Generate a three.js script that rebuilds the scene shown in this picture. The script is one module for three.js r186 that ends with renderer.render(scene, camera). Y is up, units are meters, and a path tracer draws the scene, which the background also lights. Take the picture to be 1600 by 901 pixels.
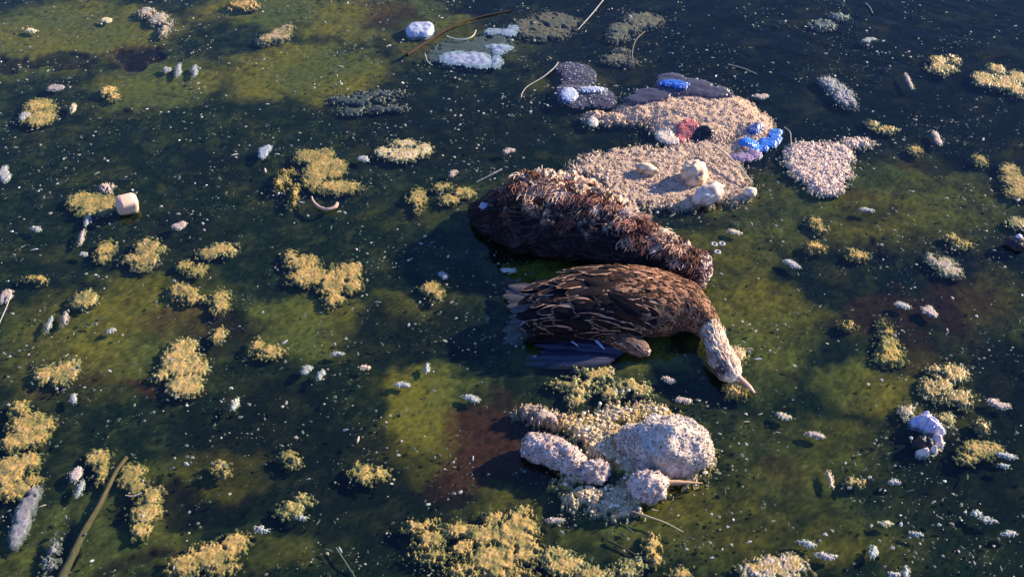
import * as THREE from 'three';
import { mergeGeometries, toCreasedNormals } from 'three/addons/utils/BufferGeometryUtils.js';
import { RoundedBoxGeometry } from 'three/addons/geometries/RoundedBoxGeometry.js';
import { createNoise2D, createNoise3D } from 'simplex-noise';

/* ---------------- camera, sky, sun, exposure ---------------- */
const scene = new THREE.Scene();
const W = 1600, H = 901, PITCH = 42 * Math.PI / 180, FOV = 28, EYE = 1.4;
const camera = new THREE.PerspectiveCamera(FOV, W / H, 0.05, 400);
camera.position.set(0, EYE, EYE / Math.tan(PITCH));
camera.lookAt(0, 0, 0);
const renderer = new THREE.WebGLRenderer({ antialias: true });
renderer.setSize(1024, 576);
renderer.toneMapping = THREE.LinearToneMapping;
renderer.toneMappingExposure = 2.1;
renderer.shadowMap.enabled = true;

function skyTexture() {
  const w = 256, h = 128, d = new Float32Array(w * h * 4);
  for (let j = 0; j < h; j++) {
    const el = ((j + 0.5) / h - 0.5) * Math.PI, up = Math.max(0, Math.sin(el));
    const k = Math.pow(1 - up, 3.2);
    for (let i = 0; i < w; i++) {
      const o = (j * w + i) * 4;
      d[o] = 0.11 + 0.34 * k; d[o + 1] = 0.26 + 0.38 * k; d[o + 2] = 0.80 + 0.14 * k; d[o + 3] = 1;
      if (el < 0) { d[o] = 0.08; d[o + 1] = 0.09; d[o + 2] = 0.08; }
    }
  }
  const t = new THREE.DataTexture(d, w, h, THREE.RGBAFormat, THREE.FloatType);
  t.mapping = THREE.EquirectangularReflectionMapping; t.magFilter = THREE.LinearFilter; t.needsUpdate = true;
  return t;
}
const skyTex = skyTexture();
scene.background = skyTex; scene.environment = skyTex;
scene.backgroundIntensity = 0.45; scene.environmentIntensity = 0.45;

const SUN_EL = 23 * Math.PI / 180;
const sun = new THREE.DirectionalLight(new THREE.Color(1.0, 0.83, 0.61), 5);
sun.position.set(0.9 * Math.cos(SUN_EL), Math.sin(SUN_EL), -0.44 * Math.cos(SUN_EL)).multiplyScalar(8);
sun.castShadow = true; sun.shadow.mapSize.set(4096, 4096); sun.shadow.radius = 3;
Object.assign(sun.shadow.camera, { left: -2, right: 2, top: 2, bottom: -2, near: 1, far: 20 });
scene.add(sun, sun.target);

/* ---------------- helpers ---------------- */
function rng(seed) { let s = seed | 0; return () => { s = (s + 0x6d2b79f5) | 0; let t = Math.imul(s ^ (s >>> 15), 1 | s); t = (t + Math.imul(t ^ (t >>> 7), 61 | t)) ^ t; return ((t ^ (t >>> 14)) >>> 0) / 4294967296; }; }
const R0 = rng(11);
const n2 = createNoise2D(rng(3)), n3 = createNoise3D(rng(5));
const clamp = (x, a = 0, b = 1) => Math.min(b, Math.max(a, x));
const sstep = (a, b, x) => { const t = clamp((x - a) / (b - a)); return t * t * (3 - 2 * t); };
const mix = (a, b, t) => a + (b - a) * t;
const mix3 = (a, b, t) => [mix(a[0], b[0], t), mix(a[1], b[1], t), mix(a[2], b[2], t)];
const fbm = (x, z, f, oct = 3) => { let s = 0, a = 0.6, q = f; for (let i = 0; i < oct; i++) { s += a * n2(x * q + i * 17.3, z * q - i * 9.1); a *= 0.5; q *= 2.1; } return s; };
function worley(x, z) {
  const ix = Math.floor(x), iz = Math.floor(z); let best = 9;
  for (let a = -1; a <= 1; a++) for (let b = -1; b <= 1; b++) {
    const cx = ix + a, cz = iz + b;
    let h = Math.sin(cx * 127.1 + cz * 311.7) * 43758.5453; h -= Math.floor(h);
    let g = Math.sin(cx * 269.5 + cz * 183.3) * 43758.5453; g -= Math.floor(g);
    best = Math.min(best, (cx + h - x) ** 2 + (cz + g - z) ** 2);
  }
  return Math.sqrt(best);
}
// a pixel of the picture (1600 x 901) laid down on the level y = h
const F = Math.tan(FOV * Math.PI / 360);
function at(px, py, h = 0) {
  const u = (px / W * 2 - 1) * F * W / H, v = (1 - py / H * 2) * F;
  const d = new THREE.Vector3(u, v * Math.cos(PITCH) - Math.sin(PITCH), -Math.cos(PITCH) - v * Math.sin(PITCH));
  return camera.position.clone().addScaledVector(d, (h - EYE) / d.y);
}
const gp = (px, py, h) => { const p = at(px, py, 0); p.y = h; return p; };

const names = new Map();
function numbered(name) { const k = names.get(name) ?? 0; names.set(name, k + 1); return k ? name + '_' + String(k).padStart(3, '0') : name; }
function tag(o, label, category, group, kind) {
  o.userData = { label, category };
  if (group) o.userData.group = group;
  if (kind) o.userData.kind = kind;
  return o;
}
function shade(o) { o.castShadow = true; o.receiveShadow = true; return o; }
function thing(name, label, category, p, group) {
  const g = new THREE.Group(); g.name = numbered(name); g.position.copy(p); scene.add(g);
  return tag(g, label, category, group);
}
function solo(name, geo, mat, label, category, p, group, kind) {
  const m = shade(new THREE.Mesh(geo, mat)); m.name = numbered(name); if (p) m.position.copy(p); scene.add(m);
  return tag(m, label, category, group, kind);
}
function part(name, geo, mat, parent, p, label, kind) {
  const m = shade(new THREE.Mesh(geo, mat)); m.name = name; if (p) m.position.copy(p); parent.add(m);
  if (label) m.userData.label = label;
  if (kind) m.userData.kind = kind;
  return m;
}
function geom(pos, idx, col) {
  const g = new THREE.BufferGeometry();
  g.setAttribute('position', new THREE.Float32BufferAttribute(pos, 3));
  if (col) g.setAttribute('color', new THREE.Float32BufferAttribute(col, 3));
  g.setIndex(idx); g.computeVertexNormals(); return g;
}
function paint(g, fn) {
  const p = g.attributes.position, c = new Float32Array(p.count * 3);
  for (let i = 0; i < p.count; i++) c.set(fn(p.getX(i), p.getY(i), p.getZ(i), i), i * 3);
  g.setAttribute('color', new THREE.BufferAttribute(c, 3)); return g;
}
const std = (o) => new THREE.MeshStandardMaterial({ vertexColors: true, roughness: 0.85, side: THREE.DoubleSide, ...o });

/* a floating crust: a solid lumpy raft whose outline is a union of pixel-measured ellipses, ragged by noise.
   blobs [px, py, rx, ry]; the raft dips under the water round its edge */
const blobCentre = (blobs) => { let a = 0, x = 0, y = 0; for (const b of blobs) { const w = b[2] * b[3]; a += w; x += w * b[0]; y += w * b[1]; } return at(x / a, y / a); };
function crustGeo(blobs, o, centre) {
  const { height = 0.014, width = 0.016, edge = 0.006, freq = 70, bump = 0.005, bumpSize = 0.011, grain = 0.0008, cell = 0.0017, base = 0, sink = 0.0015, color, tiltX = 0, tiltZ = 0, holes = 0, under = true, low = -0.0013, keel = 0.008, fold = 0, foldF = 26, baseFn = null } = o;
  const E = blobs.map(([x, y, rx, ry]) => { const c = at(x, y, base); return [c.x, c.z, at(x + rx, y, base).x - c.x, (at(x, y + ry, base).z - at(x, y - ry, base).z) / 2]; });
  let x0 = 1e9, x1 = -1e9, z0 = 1e9, z1 = -1e9;
  for (const [x, z, a, b] of E) { x0 = Math.min(x0, x - a); x1 = Math.max(x1, x + a); z0 = Math.min(z0, z - b); z1 = Math.max(z1, z + b); }
  const pad = edge * 1.5 + 0.004; x0 -= pad; x1 += pad; z0 -= pad; z1 += pad;
  const nx = Math.ceil((x1 - x0) / cell), nz = Math.ceil((z1 - z0) / cell), ids = new Int32Array((nx + 1) * (nz + 1)).fill(-1);
  const hs = new Float32Array(ids.length), fs = new Float32Array(ids.length);
  const val = (x, z) => {
    let f = -1;
    for (const [cx, cz, a, b] of E) { const d = Math.hypot((x - cx) / a, (z - cz) / b); f = Math.max(f, (1 - d) * Math.min(a, b)) + 0.0006 * (d < 1 ? 1 : 0); }
    f += edge * (0.75 * fbm(x, z, freq, 2) + 0.5 * n2(x * freq * 3.1, z * freq * 3.1 + 7) + 0.3 * n2(x * freq * 7.3 + 4, z * freq * 7.3)) * (0.12 + 0.88 * Math.exp(-Math.max(0, f) / (edge * 0.9)));
    if (holes) f -= holes * Math.max(0, n2(x * 33 + 5, z * 33) - 0.35) * 0.06;
    return f;
  };
  for (let j = 0; j <= nz; j++) for (let i = 0; i <= nx; i++) {
    const x = x0 + i * cell, z = z0 + j * cell, f = val(x, z), k = j * (nx + 1) + i;
    fs[k] = f;
    if (f < -0.01) { hs[k] = -1; continue; }
    const t = clamp(f / width), tt = clamp(f / (width * 0.5));
    let h = f > 0 ? height * (1 - (1 - t) ** 2) + Math.min(0.35 * height, 0.0012) * tt * n2(x * 45, z * 45) : f * 0.4;
    const wl = worley(x / bumpSize, z / bumpSize), wl2 = worley(x / bumpSize * 2.3 + 9, z / bumpSize * 2.3);
    h += tt * (bump * (0.75 - wl) + bump * 0.45 * (0.7 - wl2)) + grain * n2(x * 640, z * 640) + grain * 0.7 * n2(x * 1500, z * 1500);
    if (fold) h += tt * fold * (1 - 2.2 * Math.abs(n2(x * foldF * 0.45 + 0.6 * z * foldF, z * foldF * 1.5 - 0.5 * x * foldF + 3)) + 0.3 * n2(x * foldF * 1.1 + 8, z * foldF * 2.6));
    if (f > 0) h += (x - centre.x) * tiltX + (z - centre.z) * tiltZ;
    hs[k] = h - sink;
  }
  const pos = [], col = [], idx = [];
  const vert = (k) => {
    if (ids[k] >= 0) return ids[k];
    const i = k % (nx + 1), j = (k / (nx + 1)) | 0, x = x0 + i * cell, z = z0 + j * cell;
    pos.push(x - centre.x, Math.max(hs[k], -0.012) + (baseFn ? baseFn(x, z) : base) - centre.y, z - centre.z); col.push(...color(x, z, fs[k], hs[k]));
    return (ids[k] = pos.length / 3 - 1);
  };
  const quads = [];
  for (let j = 0; j < nz; j++) for (let i = 0; i < nx; i++) {
    const a = j * (nx + 1) + i, b = a + 1, c = a + nx + 1, d = c + 1;
    if (Math.max(hs[a], hs[b], hs[c], hs[d]) < low || Math.min(hs[a], hs[b], hs[c], hs[d]) < -0.9) continue;
    const q = [vert(a), vert(b), vert(c), vert(d)]; quads.push(q);
    idx.push(q[0], q[2], q[1], q[1], q[2], q[3]);
  }
  if (under) {   // the wet underside, so that the raft is a solid thing
    const n = pos.length / 3;
    for (let i = 0; i < n; i++) { pos.push(pos[i * 3], baseFn ? pos[i * 3 + 1] - 0.004 : base - centre.y - keel - 0.15 * Math.max(0, pos[i * 3 + 1] - base + centre.y), pos[i * 3 + 2]); col.push(col[i * 3] * 0.8, col[i * 3 + 1] * 0.8, col[i * 3 + 2] * 0.8); }
    for (const q of quads) idx.push(q[0] + n, q[1] + n, q[2] + n, q[1] + n, q[3] + n, q[2] + n);
  }
  return geom(pos, idx, col);
}

/* loft along stations [point, half width, half height]; peak > 1 makes the back a ridge */
function loft(stations, nu, nv, peak = 1, disp = null, color = null) {
  const curve = new THREE.CatmullRomCurve3(stations.map((s) => s[0]), false, 'centripetal');
  const m = stations.length - 1, lerpS = (u, k) => { // smooth interpolation of the half sizes
    const q = clamp(u) * m, i = Math.min(m - 1, Math.floor(q)), t = q - i, g = (j) => stations[clamp(j, 0, m)][k];
    const p0 = g(i - 1), p1 = g(i), p2 = g(i + 1), p3 = g(i + 2);
    return Math.max(0.0015, 0.5 * (2 * p1 + (p2 - p0) * t + (2 * p0 - 5 * p1 + 4 * p2 - p3) * t * t + (3 * p1 - p0 - 3 * p2 + p3) * t * t * t));
  };
  const sample = (u, th) => {
    const c = curve.getPoint(clamp(u)), T = curve.getTangent(clamp(u, 0.002, 0.998));
    const S = new THREE.Vector3().crossVectors(T, new THREE.Vector3(0, 1, 0)).normalize(), U = new THREE.Vector3().crossVectors(S, T);
    const cs = Math.cos(th), sn = Math.sin(th), w = lerpS(u, 1), h = lerpS(u, 2);
    const sx = sn > 0 ? Math.sign(cs) * Math.pow(Math.abs(cs), peak) : cs;
    let n = S.clone().multiplyScalar(cs / w).addScaledVector(U, sn / h).normalize();
    const p = c.clone().addScaledVector(S, sx * w).addScaledVector(U, sn * h);
    if (disp) p.addScaledVector(n, disp(p, u, th));
    return { p, n, T, S, U };
  };
  const pos = [], idx = [], col = [];
  for (let i = 0; i <= nu; i++) for (let j = 0; j < nv; j++) {
    const { p, n } = sample(i / nu, j / nv * Math.PI * 2); pos.push(p.x, p.y, p.z);
    if (color) col.push(...color(p, n, i / nu, j / nv * Math.PI * 2));
    if (i < nu) { const a = i * nv + j, b = i * nv + (j + 1) % nv; idx.push(a, a + nv, b, b, a + nv, b + nv); }
  }
  for (const i of [0, nu]) {
    const c = curve.getPoint(i / nu), k = pos.length / 3; pos.push(c.x, c.y, c.z);
    if (color) col.push(...color(c, new THREE.Vector3(0, 1, 0), i / nu, 1));
    for (let j = 0; j < nv; j++) { const a = i * nv + j, b = i * nv + (j + 1) % nv; idx.push(...(i ? [b, a, k] : [a, b, k])); }
  }
  return { geo: geom(pos, idx, color ? col : null), sample };
}
const shiftGeo = (g, p) => g.translate(-p.x, -p.y, -p.z);

/* a tapering bent strand, three-sided */
function strand(points, r0, r1, color, n = 8, sides = 3) {
  const c = new THREE.CatmullRomCurve3(points), pos = [], idx = [], col = [];
  const fr = c.computeFrenetFrames(n, false);
  for (let i = 0; i <= n; i++) {
    const p = c.getPointAt(i / n), r = mix(r0, r1, i / n) * (1 + 0.15 * n2(p.x * 300 + i, p.z * 300));
    for (let j = 0; j < sides; j++) {
      const a = j / sides * Math.PI * 2, v = p.clone().addScaledVector(fr.normals[i], Math.cos(a) * r).addScaledVector(fr.binormals[i], Math.sin(a) * r);
      pos.push(v.x, v.y, v.z); col.push(...color(i / n));
      if (i < n) { const k = i * sides + j, l = i * sides + (j + 1) % sides; idx.push(k, l, k + sides, l, l + sides, k + sides); }
    }
  }
  return geom(pos, idx, col);
}
/* a feather lying along +x with its quill at the origin, face up */
function feather(L, Wd, body, rim, { curl = 0.12, cup = 0.25, rimW = 0.2, tipR = 0.9, rag = 0.02, seed = 1, shaft = null } = {}) {
  const rr = rng(seed), cols = [-1, -1 + rimW, -1 + rimW * 1.25, -0.07, 0.07, 1 - rimW * 1.25, 1 - rimW, 1], rows = 9, pos = [], col = [], idx = [];
  for (let i = 0; i <= rows; i++) {
    const t = i / rows, w = Wd / 2 * Math.pow(Math.sin(Math.PI * clamp(0.06 + 0.9 * Math.pow(t, 0.8))), 0.6) * (t > tipR ? 0.9 : 1);
    for (const s of cols) {
      const jag = 1 + rag * (rr() - 0.5) * 4;
      pos.push(L * t * (1 - 0.05 * s * s) + (rr() - 0.5) * rag * L * 0.3, L * curl * t * (1 - t) - cup * Math.abs(s) * Math.abs(s) * w * 0.5 + (rr() - 0.5) * 0.0005, s * w * jag);
      const isRim = Math.abs(s) > 1 - rimW * 1.1 || t > 0.9, sh = shaft && Math.abs(s) < 0.1;
      const k = 0.8 + 0.4 * rr(), c = sh ? shaft : isRim ? rim : body; col.push(c[0] * k, c[1] * k, c[2] * k);
    }
    if (i < rows) for (let j = 0; j < cols.length - 1; j++) { const a = i * cols.length + j; idx.push(a, a + 1, a + cols.length, a + 1, a + cols.length + 1, a + cols.length); }
  }
  return geom(pos, idx, col);
}
/* a solid lump: a noise-dented ball */
function lump(rx, ry, rz, seed, rough = 0.25, fine = 0.05, detail = 4, color = null, freq = 1.6) {
  const g = new THREE.IcosahedronGeometry(1, detail), p = g.attributes.position, s = seed * 13.7;
  for (let i = 0; i < p.count; i++) {
    const v = new THREE.Vector3().fromBufferAttribute(p, i);
    const k = 1 + rough * n3(v.x * freq + s, v.y * freq, v.z * freq) + rough * 0.5 * n3(v.x * freq * 2.3, v.y * freq * 2.3 + s, v.z * freq * 2.3) + fine * n3(v.x * 7 + s, v.y * 7, v.z * 7) + fine * 0.7 * n3(v.x * 17, v.y * 17 + s, v.z * 17);
    p.setXYZ(i, v.x * k * rx, v.y * k * ry, v.z * k * rz);
  }
  g.deleteAttribute('uv'); g.deleteAttribute('normal');
  const q = toCreasedNormalsSafe(g);
  if (color) paint(q, color);
  return q;
}
function toCreasedNormalsSafe(g) { const q = weld(g); q.computeVertexNormals(); return q; }
function weld(g) {
  const p = g.attributes.position, map = new Map(), pos = [], idx = [];
  for (let i = 0; i < p.count; i++) {
    const k = [p.getX(i), p.getY(i), p.getZ(i)].map((x) => Math.round(x * 1e6)).join();
    if (!map.has(k)) { map.set(k, pos.length / 3); pos.push(p.getX(i), p.getY(i), p.getZ(i)); }
    idx.push(map.get(k));
  }
  return geom(pos, idx);
}

/* ---------------- the setting: pond bed and water ---------------- */
// bed patches [px, py, rx, ry, strength] : where weed, rust-brown silt or deep holes show through the water
const BED = -0.0110;
const GREEN = [[110, 50, 150, 42, 0.95], [240, 135, 90, 42, 0.8], [60, 95, 70, 30, 0.5], [470, 112, 110, 42, 0.95], [590, 30, 130, 30, 0.8], [720, 70, 120, 25, 0.5], [410, 15, 90, 25, 0.9], [210, 515, 140, 80, 0.85], [455, 510, 90, 50, 0.95],
  [60, 540, 80, 70, 0.5], [670, 640, 62, 64, 1.2], [650, 700, 60, 40, 0.7], [1170, 500, 100, 80, 0.95], [1400, 310, 170, 60, 0.75], [1260, 340, 140, 50, 0.7], [1000, 545, 60, 34, 1], [850, 420, 50, 18, 1], [1360, 610, 70, 40, 0.9], [1180, 580, 60, 50, 0.5],
  [150, 830, 130, 70, 0.6], [320, 745, 90, 34, 0.7], [60, 880, 80, 50, 0.6], [950, 800, 170, 60, 0.55], [1240, 725, 110, 70, 0.6], [1080, 820, 130, 60, 0.55], [1310, 850, 110, 40, 0.5], [650, 470, 60, 20, 0.5], [1470, 620, 60, 60, 0.4], [1130, 400, 80, 40, 0.7],
  [880, 470, 60, 30, 0.5], [250, 880, 80, 30, 0.5], [820, 560, 60, 20, 0.5], [440, 870, 60, 30, 0.5], [720, 330, 80, 30, 0.3], [1570, 470, 60, 60, 0.4], [900, 130, 60, 25, 0.3]];
const RUST = [[745, 700, 62, 70, 1], [775, 660, 22, 18, 1.3], [720, 760, 60, 30, 0.6], [1390, 490, 90, 32, 0.6], [1500, 470, 56, 44, 0.65], [1440, 560, 40, 40, 0.5], [290, 500, 60, 30, 0.7], [600, 25, 40, 22, 0.7], [205, 92, 26, 20, 0.7], [120, 600, 70, 10, 0.5], [230, 605, 60, 9, 0.9], [1330, 300, 34, 12, 0.6], [840, 700, 40, 50, 0.5], [1430, 265, 30, 14, 0.6], [1240, 740, 40, 30, 0.5], [250, 870, 60, 16, 0.5]];
const DARK = [[350, 520, 50, 40, 1], [400, 690, 130, 90, 0.8], [560, 770, 130, 90, 0.7], [300, 790, 110, 24, 1.1], [640, 520, 120, 50, 0.6], [700, 200, 170, 60, 0.7], [60, 96, 80, 9, 1.2], [210, 95, 26, 14, 1.2], [205, 175, 30, 8, 1], [1500, 740, 90, 60, 0.8], [1575, 590, 40, 60, 0.9], [950, 230, 40, 20, 0.5], [80, 860, 26, 40, 0.9], [290, 360, 60, 40, 0.7], [330, 260, 70, 30, 0.6],
  [1375, 395, 12, 20, 1], [1340, 345, 60, 16, 0.7], [1480, 255, 60, 14, 0.8], [760, 540, 40, 20, 0.5], [880, 720, 70, 50, 0.8], [1090, 560, 24, 40, 0.6], [700, 790, 60, 14, 0.9], [1500, 800, 120, 60, 0.4], [1100, 60, 300, 80, 0.5], [1450, 90, 200, 90, 0.5], [620, 40, 40, 20, 0.7], [740, 10, 30, 14, 1], [850, 830, 30, 60, 0.8], [190, 880, 30, 14, 0.9]];
function patchSum(L, x, z) {
  let s = 0;
  for (const e of L) { const d = ((x - e[0]) / e[2]) ** 2 + ((z - e[1]) / e[3]) ** 2; if (d < 6) s = Math.max(s, e[4] * (1 - sstep(0.35, 1.9, d))) + 0.12 * e[4] * Math.exp(-d * 1.1); }
  return s;
}
const onBed = (L) => L.map(([x, y, rx, ry, s]) => { s *= x > 1000 ? 0.68 : y < 160 && x < 620 ? 1.15 : 0.9; const c = at(x, y, BED); return [c.x, c.z, at(x + rx, y, BED).x - c.x, (at(x, y + ry, BED).z - at(x, y - ry, BED).z) / 2, s]; });
{
  const G = onBed(GREEN), B = onBed(RUST), D = onBed(DARK);
  const xs = []; for (let x = -1.5; x <= 1.5; x += 0.0045) xs.push(x);
  const ext = (a) => { let s = 0.02; for (let i = 0; i < 26; i++) { a.push(a[a.length - 1] + s); s *= 1.42; } s = 0.02; for (let i = 0; i < 26; i++) { a.unshift(a[0] - s); s *= 1.42; } return a; };
  ext(xs);
  const zs = []; for (let z = -1.2; z <= 1.0; z += 0.0045) zs.push(z); ext(zs);
  const pos = [], col = [], idx = [];
  for (const z of zs) for (const x of xs) {
    const far = Math.max(Math.abs(x) - 1.5, -1.2 - z, z - 1.0);
    const wx = x + 0.05 * fbm(x, z, 6, 4), wz = z + 0.04 * fbm(x + 9, z + 3, 7, 4);
    const inside = far <= 0.3;
    let g = inside ? patchSum(G, wx, wz) : 0.3, b = inside ? patchSum(B, wx, wz) : 0, d = inside ? patchSum(D, wx, wz) : 0;
    const nz = fbm(x, z, 5, 4), nf = fbm(x, z, 40, 3), nff = n2(x * 140, z * 140);
    const nm = fbm(x + 2, z + 5, 15, 3); g = clamp(g * (0.95 + 0.38 * nm + 0.25 * nf + 0.10 * nff) + 0.14 * Math.max(0, nm + 0.15) + 0.15 * nz - 0.025); b = clamp(b * (0.9 + 0.4 * nf)); d = clamp(d * (0.9 + 0.3 * nf));
    let c = mix3([0.0085, 0.0165, 0.0100], [0.0050, 0.0100, 0.0130], sstep(0.1, 0.9, x - z * 0.7));
    const olive = mix3([0.160, 0.130, 0.020], [0.088, 0.098, 0.026], clamp(0.5 + fbm(x + 4, z, 3, 2)));
    c = mix3(c, [0.030, 0.038, 0.016], 0.75 * sstep(-0.15, 0.75, nm + 0.5 * nf + 0.3 * nff) * sstep(1.1, -0.1, x - z * 0.6)); c = mix3(c, olive, clamp(g)); c = mix3(c, [0.062, 0.022, 0.015], clamp(b) * 0.8); c = mix3(c, [0.004, 0.006, 0.009], clamp(d) * 0.8);
    const k = Math.max(0.25, 1 + 0.16 * nf + 0.22 * nff + 0.26 * n2(x * 330, z * 330) - 0.35 * sstep(0.45, 0.8, n2(x * 95 + 20, z * 95)));
    const y = BED + 0.002 * g - 0.006 * d + 0.001 * nf + (far > 0 ? -0.01 * Math.min(far, 20) : 0);
    pos.push(x, Math.min(y, -0.0085), z); col.push(c[0] * k, c[1] * k, c[2] * k);
  }
  const nx = xs.length;
  for (let j = 0; j < zs.length - 1; j++) for (let i = 0; i < nx - 1; i++) { const a = j * nx + i; idx.push(a, a + nx, a + 1, a + 1, a + nx, a + nx + 1); }
  const bed = solo('pond_bed', geom(pos, idx, col), new THREE.MeshPhysicalMaterial({ vertexColors: true, roughness: 1, specularIntensity: 0, side: THREE.DoubleSide }), 'dark green and brown weedy pond bed seen through murky water', 'pond bed', null, null, 'structure');
}
function rippleTexture() {
  const n = 512, d = new Uint8Array(n * n * 4), two = Math.PI * 2;
  for (let j = 0; j < n; j++) for (let i = 0; i < n; i++) {
    const a = i / n * two, b = j / n * two; let s = 0;
    for (const [r, k] of [[1.2, 0.5], [2.6, 0.3], [5, 0.2]]) s += k * n3(Math.cos(a) * r + 3 * Math.cos(b) * r * 0.3, Math.sin(a) * r + Math.sin(b) * r, Math.cos(b) * r);
    d.fill(clamp(0.5 + 0.5 * s) * 255, (j * n + i) * 4, (j * n + i) * 4 + 3); d[(j * n + i) * 4 + 3] = 255;
  }
  const t = new THREE.DataTexture(d, n, n); t.wrapS = t.wrapT = THREE.RepeatWrapping; t.magFilter = THREE.LinearFilter; t.needsUpdate = true; return t;
}
{
  const g = new THREE.PlaneGeometry(240, 240, 1, 1).rotateX(-Math.PI / 2), tex = rippleTexture(); tex.repeat.set(200, 200);
  const m = new THREE.MeshPhysicalMaterial({ color: new THREE.Color(0.86, 0.94, 0.86), specularIntensity: 0.85, transmission: 1, thickness: 0, roughness: 0.0, ior: 1.33, bumpMap: tex, bumpScale: 0.0025, side: THREE.DoubleSide });
  const w = solo('water', g, m, 'dark murky green pond water covered in specks', 'water', null, null, 'structure');
  w.castShadow = false;
}

/* ---------------- algae and scum colours ---------------- */
const OCHRE = [0.52, 0.325, 0.085], OLIVE = [0.19, 0.175, 0.050], PALE = [0.62, 0.445, 0.21], TAN = [0.50, 0.36, 0.22], PINK = [0.62, 0.47, 0.36], GREY = [0.36, 0.35, 0.31];
function algaeColor(green = 0.3, pale = 0.2, a = OCHRE, b = OLIVE, c = PALE) {
  const s = R0() * 50;
  return (x, z, f, h) => {
    const q = clamp(green + 0.9 * fbm(x + s, z, 26, 2) + 0.25 * n2(x * 150, z * 150)), p = clamp(pale + 0.7 * fbm(x, z + s, 48, 2) + 0.3 * n2(x * 260, z * 260));
    let k = mix3(mix3(a, c, p * 0.8), b, q); const v = 1 + 0.30 * n2(x * 420, z * 420) + 0.22 * n2(x * 130 + 7, z * 130);
    k = mix3(k, [b[0] * 0.5, b[1] * 0.55, b[2] * 0.5], 0.75 * (1 - sstep(-0.001, 0.0045, f)));   // thinner, greener rim
    const fl = sstep(0.35, 0.7, n2(x * 310 + s, z * 310)); k = mix3(k, [0.17, 0.12, 0.05], fl * 0.55);   // dark flecks of weed
    return [k[0] * v, k[1] * v, k[2] * v];
  };
}
const crustMat = std({ roughness: 0.9 }), wetMat = std({ roughness: 0.5 });
const ALG = 'floating algae clumps';
function algae(label, blobs, { green = 0.34, pale = 0.2, group = ALG, name = 'algae_clump', cat = 'algae', a, b, c, ...o } = {}) {
  const ctr = blobCentre(blobs), tone = 0.78 + 0.3 * R0(), wet = R0() < 0.35; green += 0.22 * (R0() - 0.45);
  return solo(name, crustGeo(blobs, { height: 0.0013, width: 0.008, keel: 0.0025, edge: 0.0115, freq: 80, bump: 0.0010, bumpSize: 0.0080, grain: 0.0007, low: -0.002, cell: 0.0014, holes: 0.25, color: ((f) => (...q) => f(...q).map((v) => v * tone))(algaeColor(green, pale, a, b, c)), ...o }, ctr), wet ? wetMat : crustMat, label, cat, ctr, group);
}
algae('ochre algae clump with a white fleck, near the left edge high in the frame', [[58, 163, 20, 10], [62, 183, 22, 12], [40, 178, 8, 9], [75, 170, 9, 9]], { pale: 0.35 });
algae('small ragged ochre algae scrap right of the white-flecked clump', [[168, 141, 12, 7], [177, 150, 7, 5]], { pale: 0.4, height: 0.003 });
algae('olive algae clump touching the pink and white block', [[125, 312, 20, 13], [143, 316, 18, 15], [165, 316, 13, 16], [135, 330, 14, 5]], { green: 0.6 });
algae('small square ochre clump below the olive clump by the block', [[164, 388, 14, 12], [160, 402, 9, 7]]);
algae('bright yellow ragged clump with a lobe on its right, below the block', [[228, 385, 18, 13], [226, 405, 20, 14], [204, 403, 11, 6], [249, 389, 8, 6], [222, 416, 12, 6]]);
algae('wide yellow algae strip right of the ragged clump', [[324, 394, 15, 8], [345, 388, 20, 9], [360, 389, 9, 8]]);
algae('twin small ochre lumps under the yellow strip', [[287, 414, 10, 7], [308, 421, 12, 9]]);
algae('pale olive spread of algae left of the round ochre lump', [[285, 455, 22, 10], [300, 464, 18, 8], [275, 450, 10, 7]], { green: 0.45, pale: 0.4, height: 0.003, holes: 0.5 });
algae('round ochre lump right of the pale olive spread', [[343, 465, 13, 12], [344, 478, 12, 8]]);
algae('round grey-green algae disc in the left part of the pond', [[131, 467, 20, 14]], { green: 0.85, height: 0.003 });
algae('large golden algae clump, tall and lobed, in the left part of the pond', [[285, 543, 20, 15], [283, 565, 30, 22], [254, 584, 12, 8], [290, 600, 27, 17], [312, 575, 14, 12], [268, 556, 14, 14]], { pale: 0.3, green: 0.1 });
algae('small golden lump just above right of the large golden clump', [[341, 522, 12, 10]], { green: 0.1 });
algae('golden lump with a thin left tail, right of the large golden clump', [[402, 538, 10, 9], [421, 548, 21, 10]], { green: 0.1 });
algae('pair of joined ochre patches left of the large golden clump', [[70, 582, 15, 13], [100, 580, 20, 19], [114, 568, 8, 8]]);
algae('big yellow algae mass at the left edge above the greener mass', [[30, 636, 14, 10], [48, 662, 34, 18], [28, 688, 28, 14], [55, 680, 18, 14]], { height: 0.0022 });
algae('mottled green and yellow algae mass at the left edge above the grey strip', [[12, 735, 28, 24], [42, 722, 18, 16], [20, 765, 32, 12], [48, 750, 15, 9]], { green: 0.5, height: 0.0022 });
algae('yellow clump at the top end of the reed stalk on its left', [[152, 714, 19, 11], [160, 734, 9, 15]]);
algae('olive clump touching the reed stalk on its right', [[205, 740, 20, 17], [212, 760, 12, 10]], { green: 0.6 });
algae('upright yellow clump below the olive clump beside the reed stalk', [[236, 775, 15, 15], [228, 800, 23, 18], [220, 826, 14, 13]], { pale: 0.3 });
algae('long bumpy yellow-green mass at the bottom left rising to the right', [[288, 882, 26, 16], [328, 868, 38, 20], [365, 850, 22, 18], [345, 885, 22, 12]], { green: 0.35, height: 0.0022 });
algae('big two-part golden clump left of the brown bird carcass', [[472, 409, 24, 12], [482, 430, 30, 15], [520, 440, 20, 24], [546, 424, 19, 16], [522, 467, 15, 10], [453, 399, 9, 8], [550, 445, 14, 12]], { height: 0.0022 });
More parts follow.
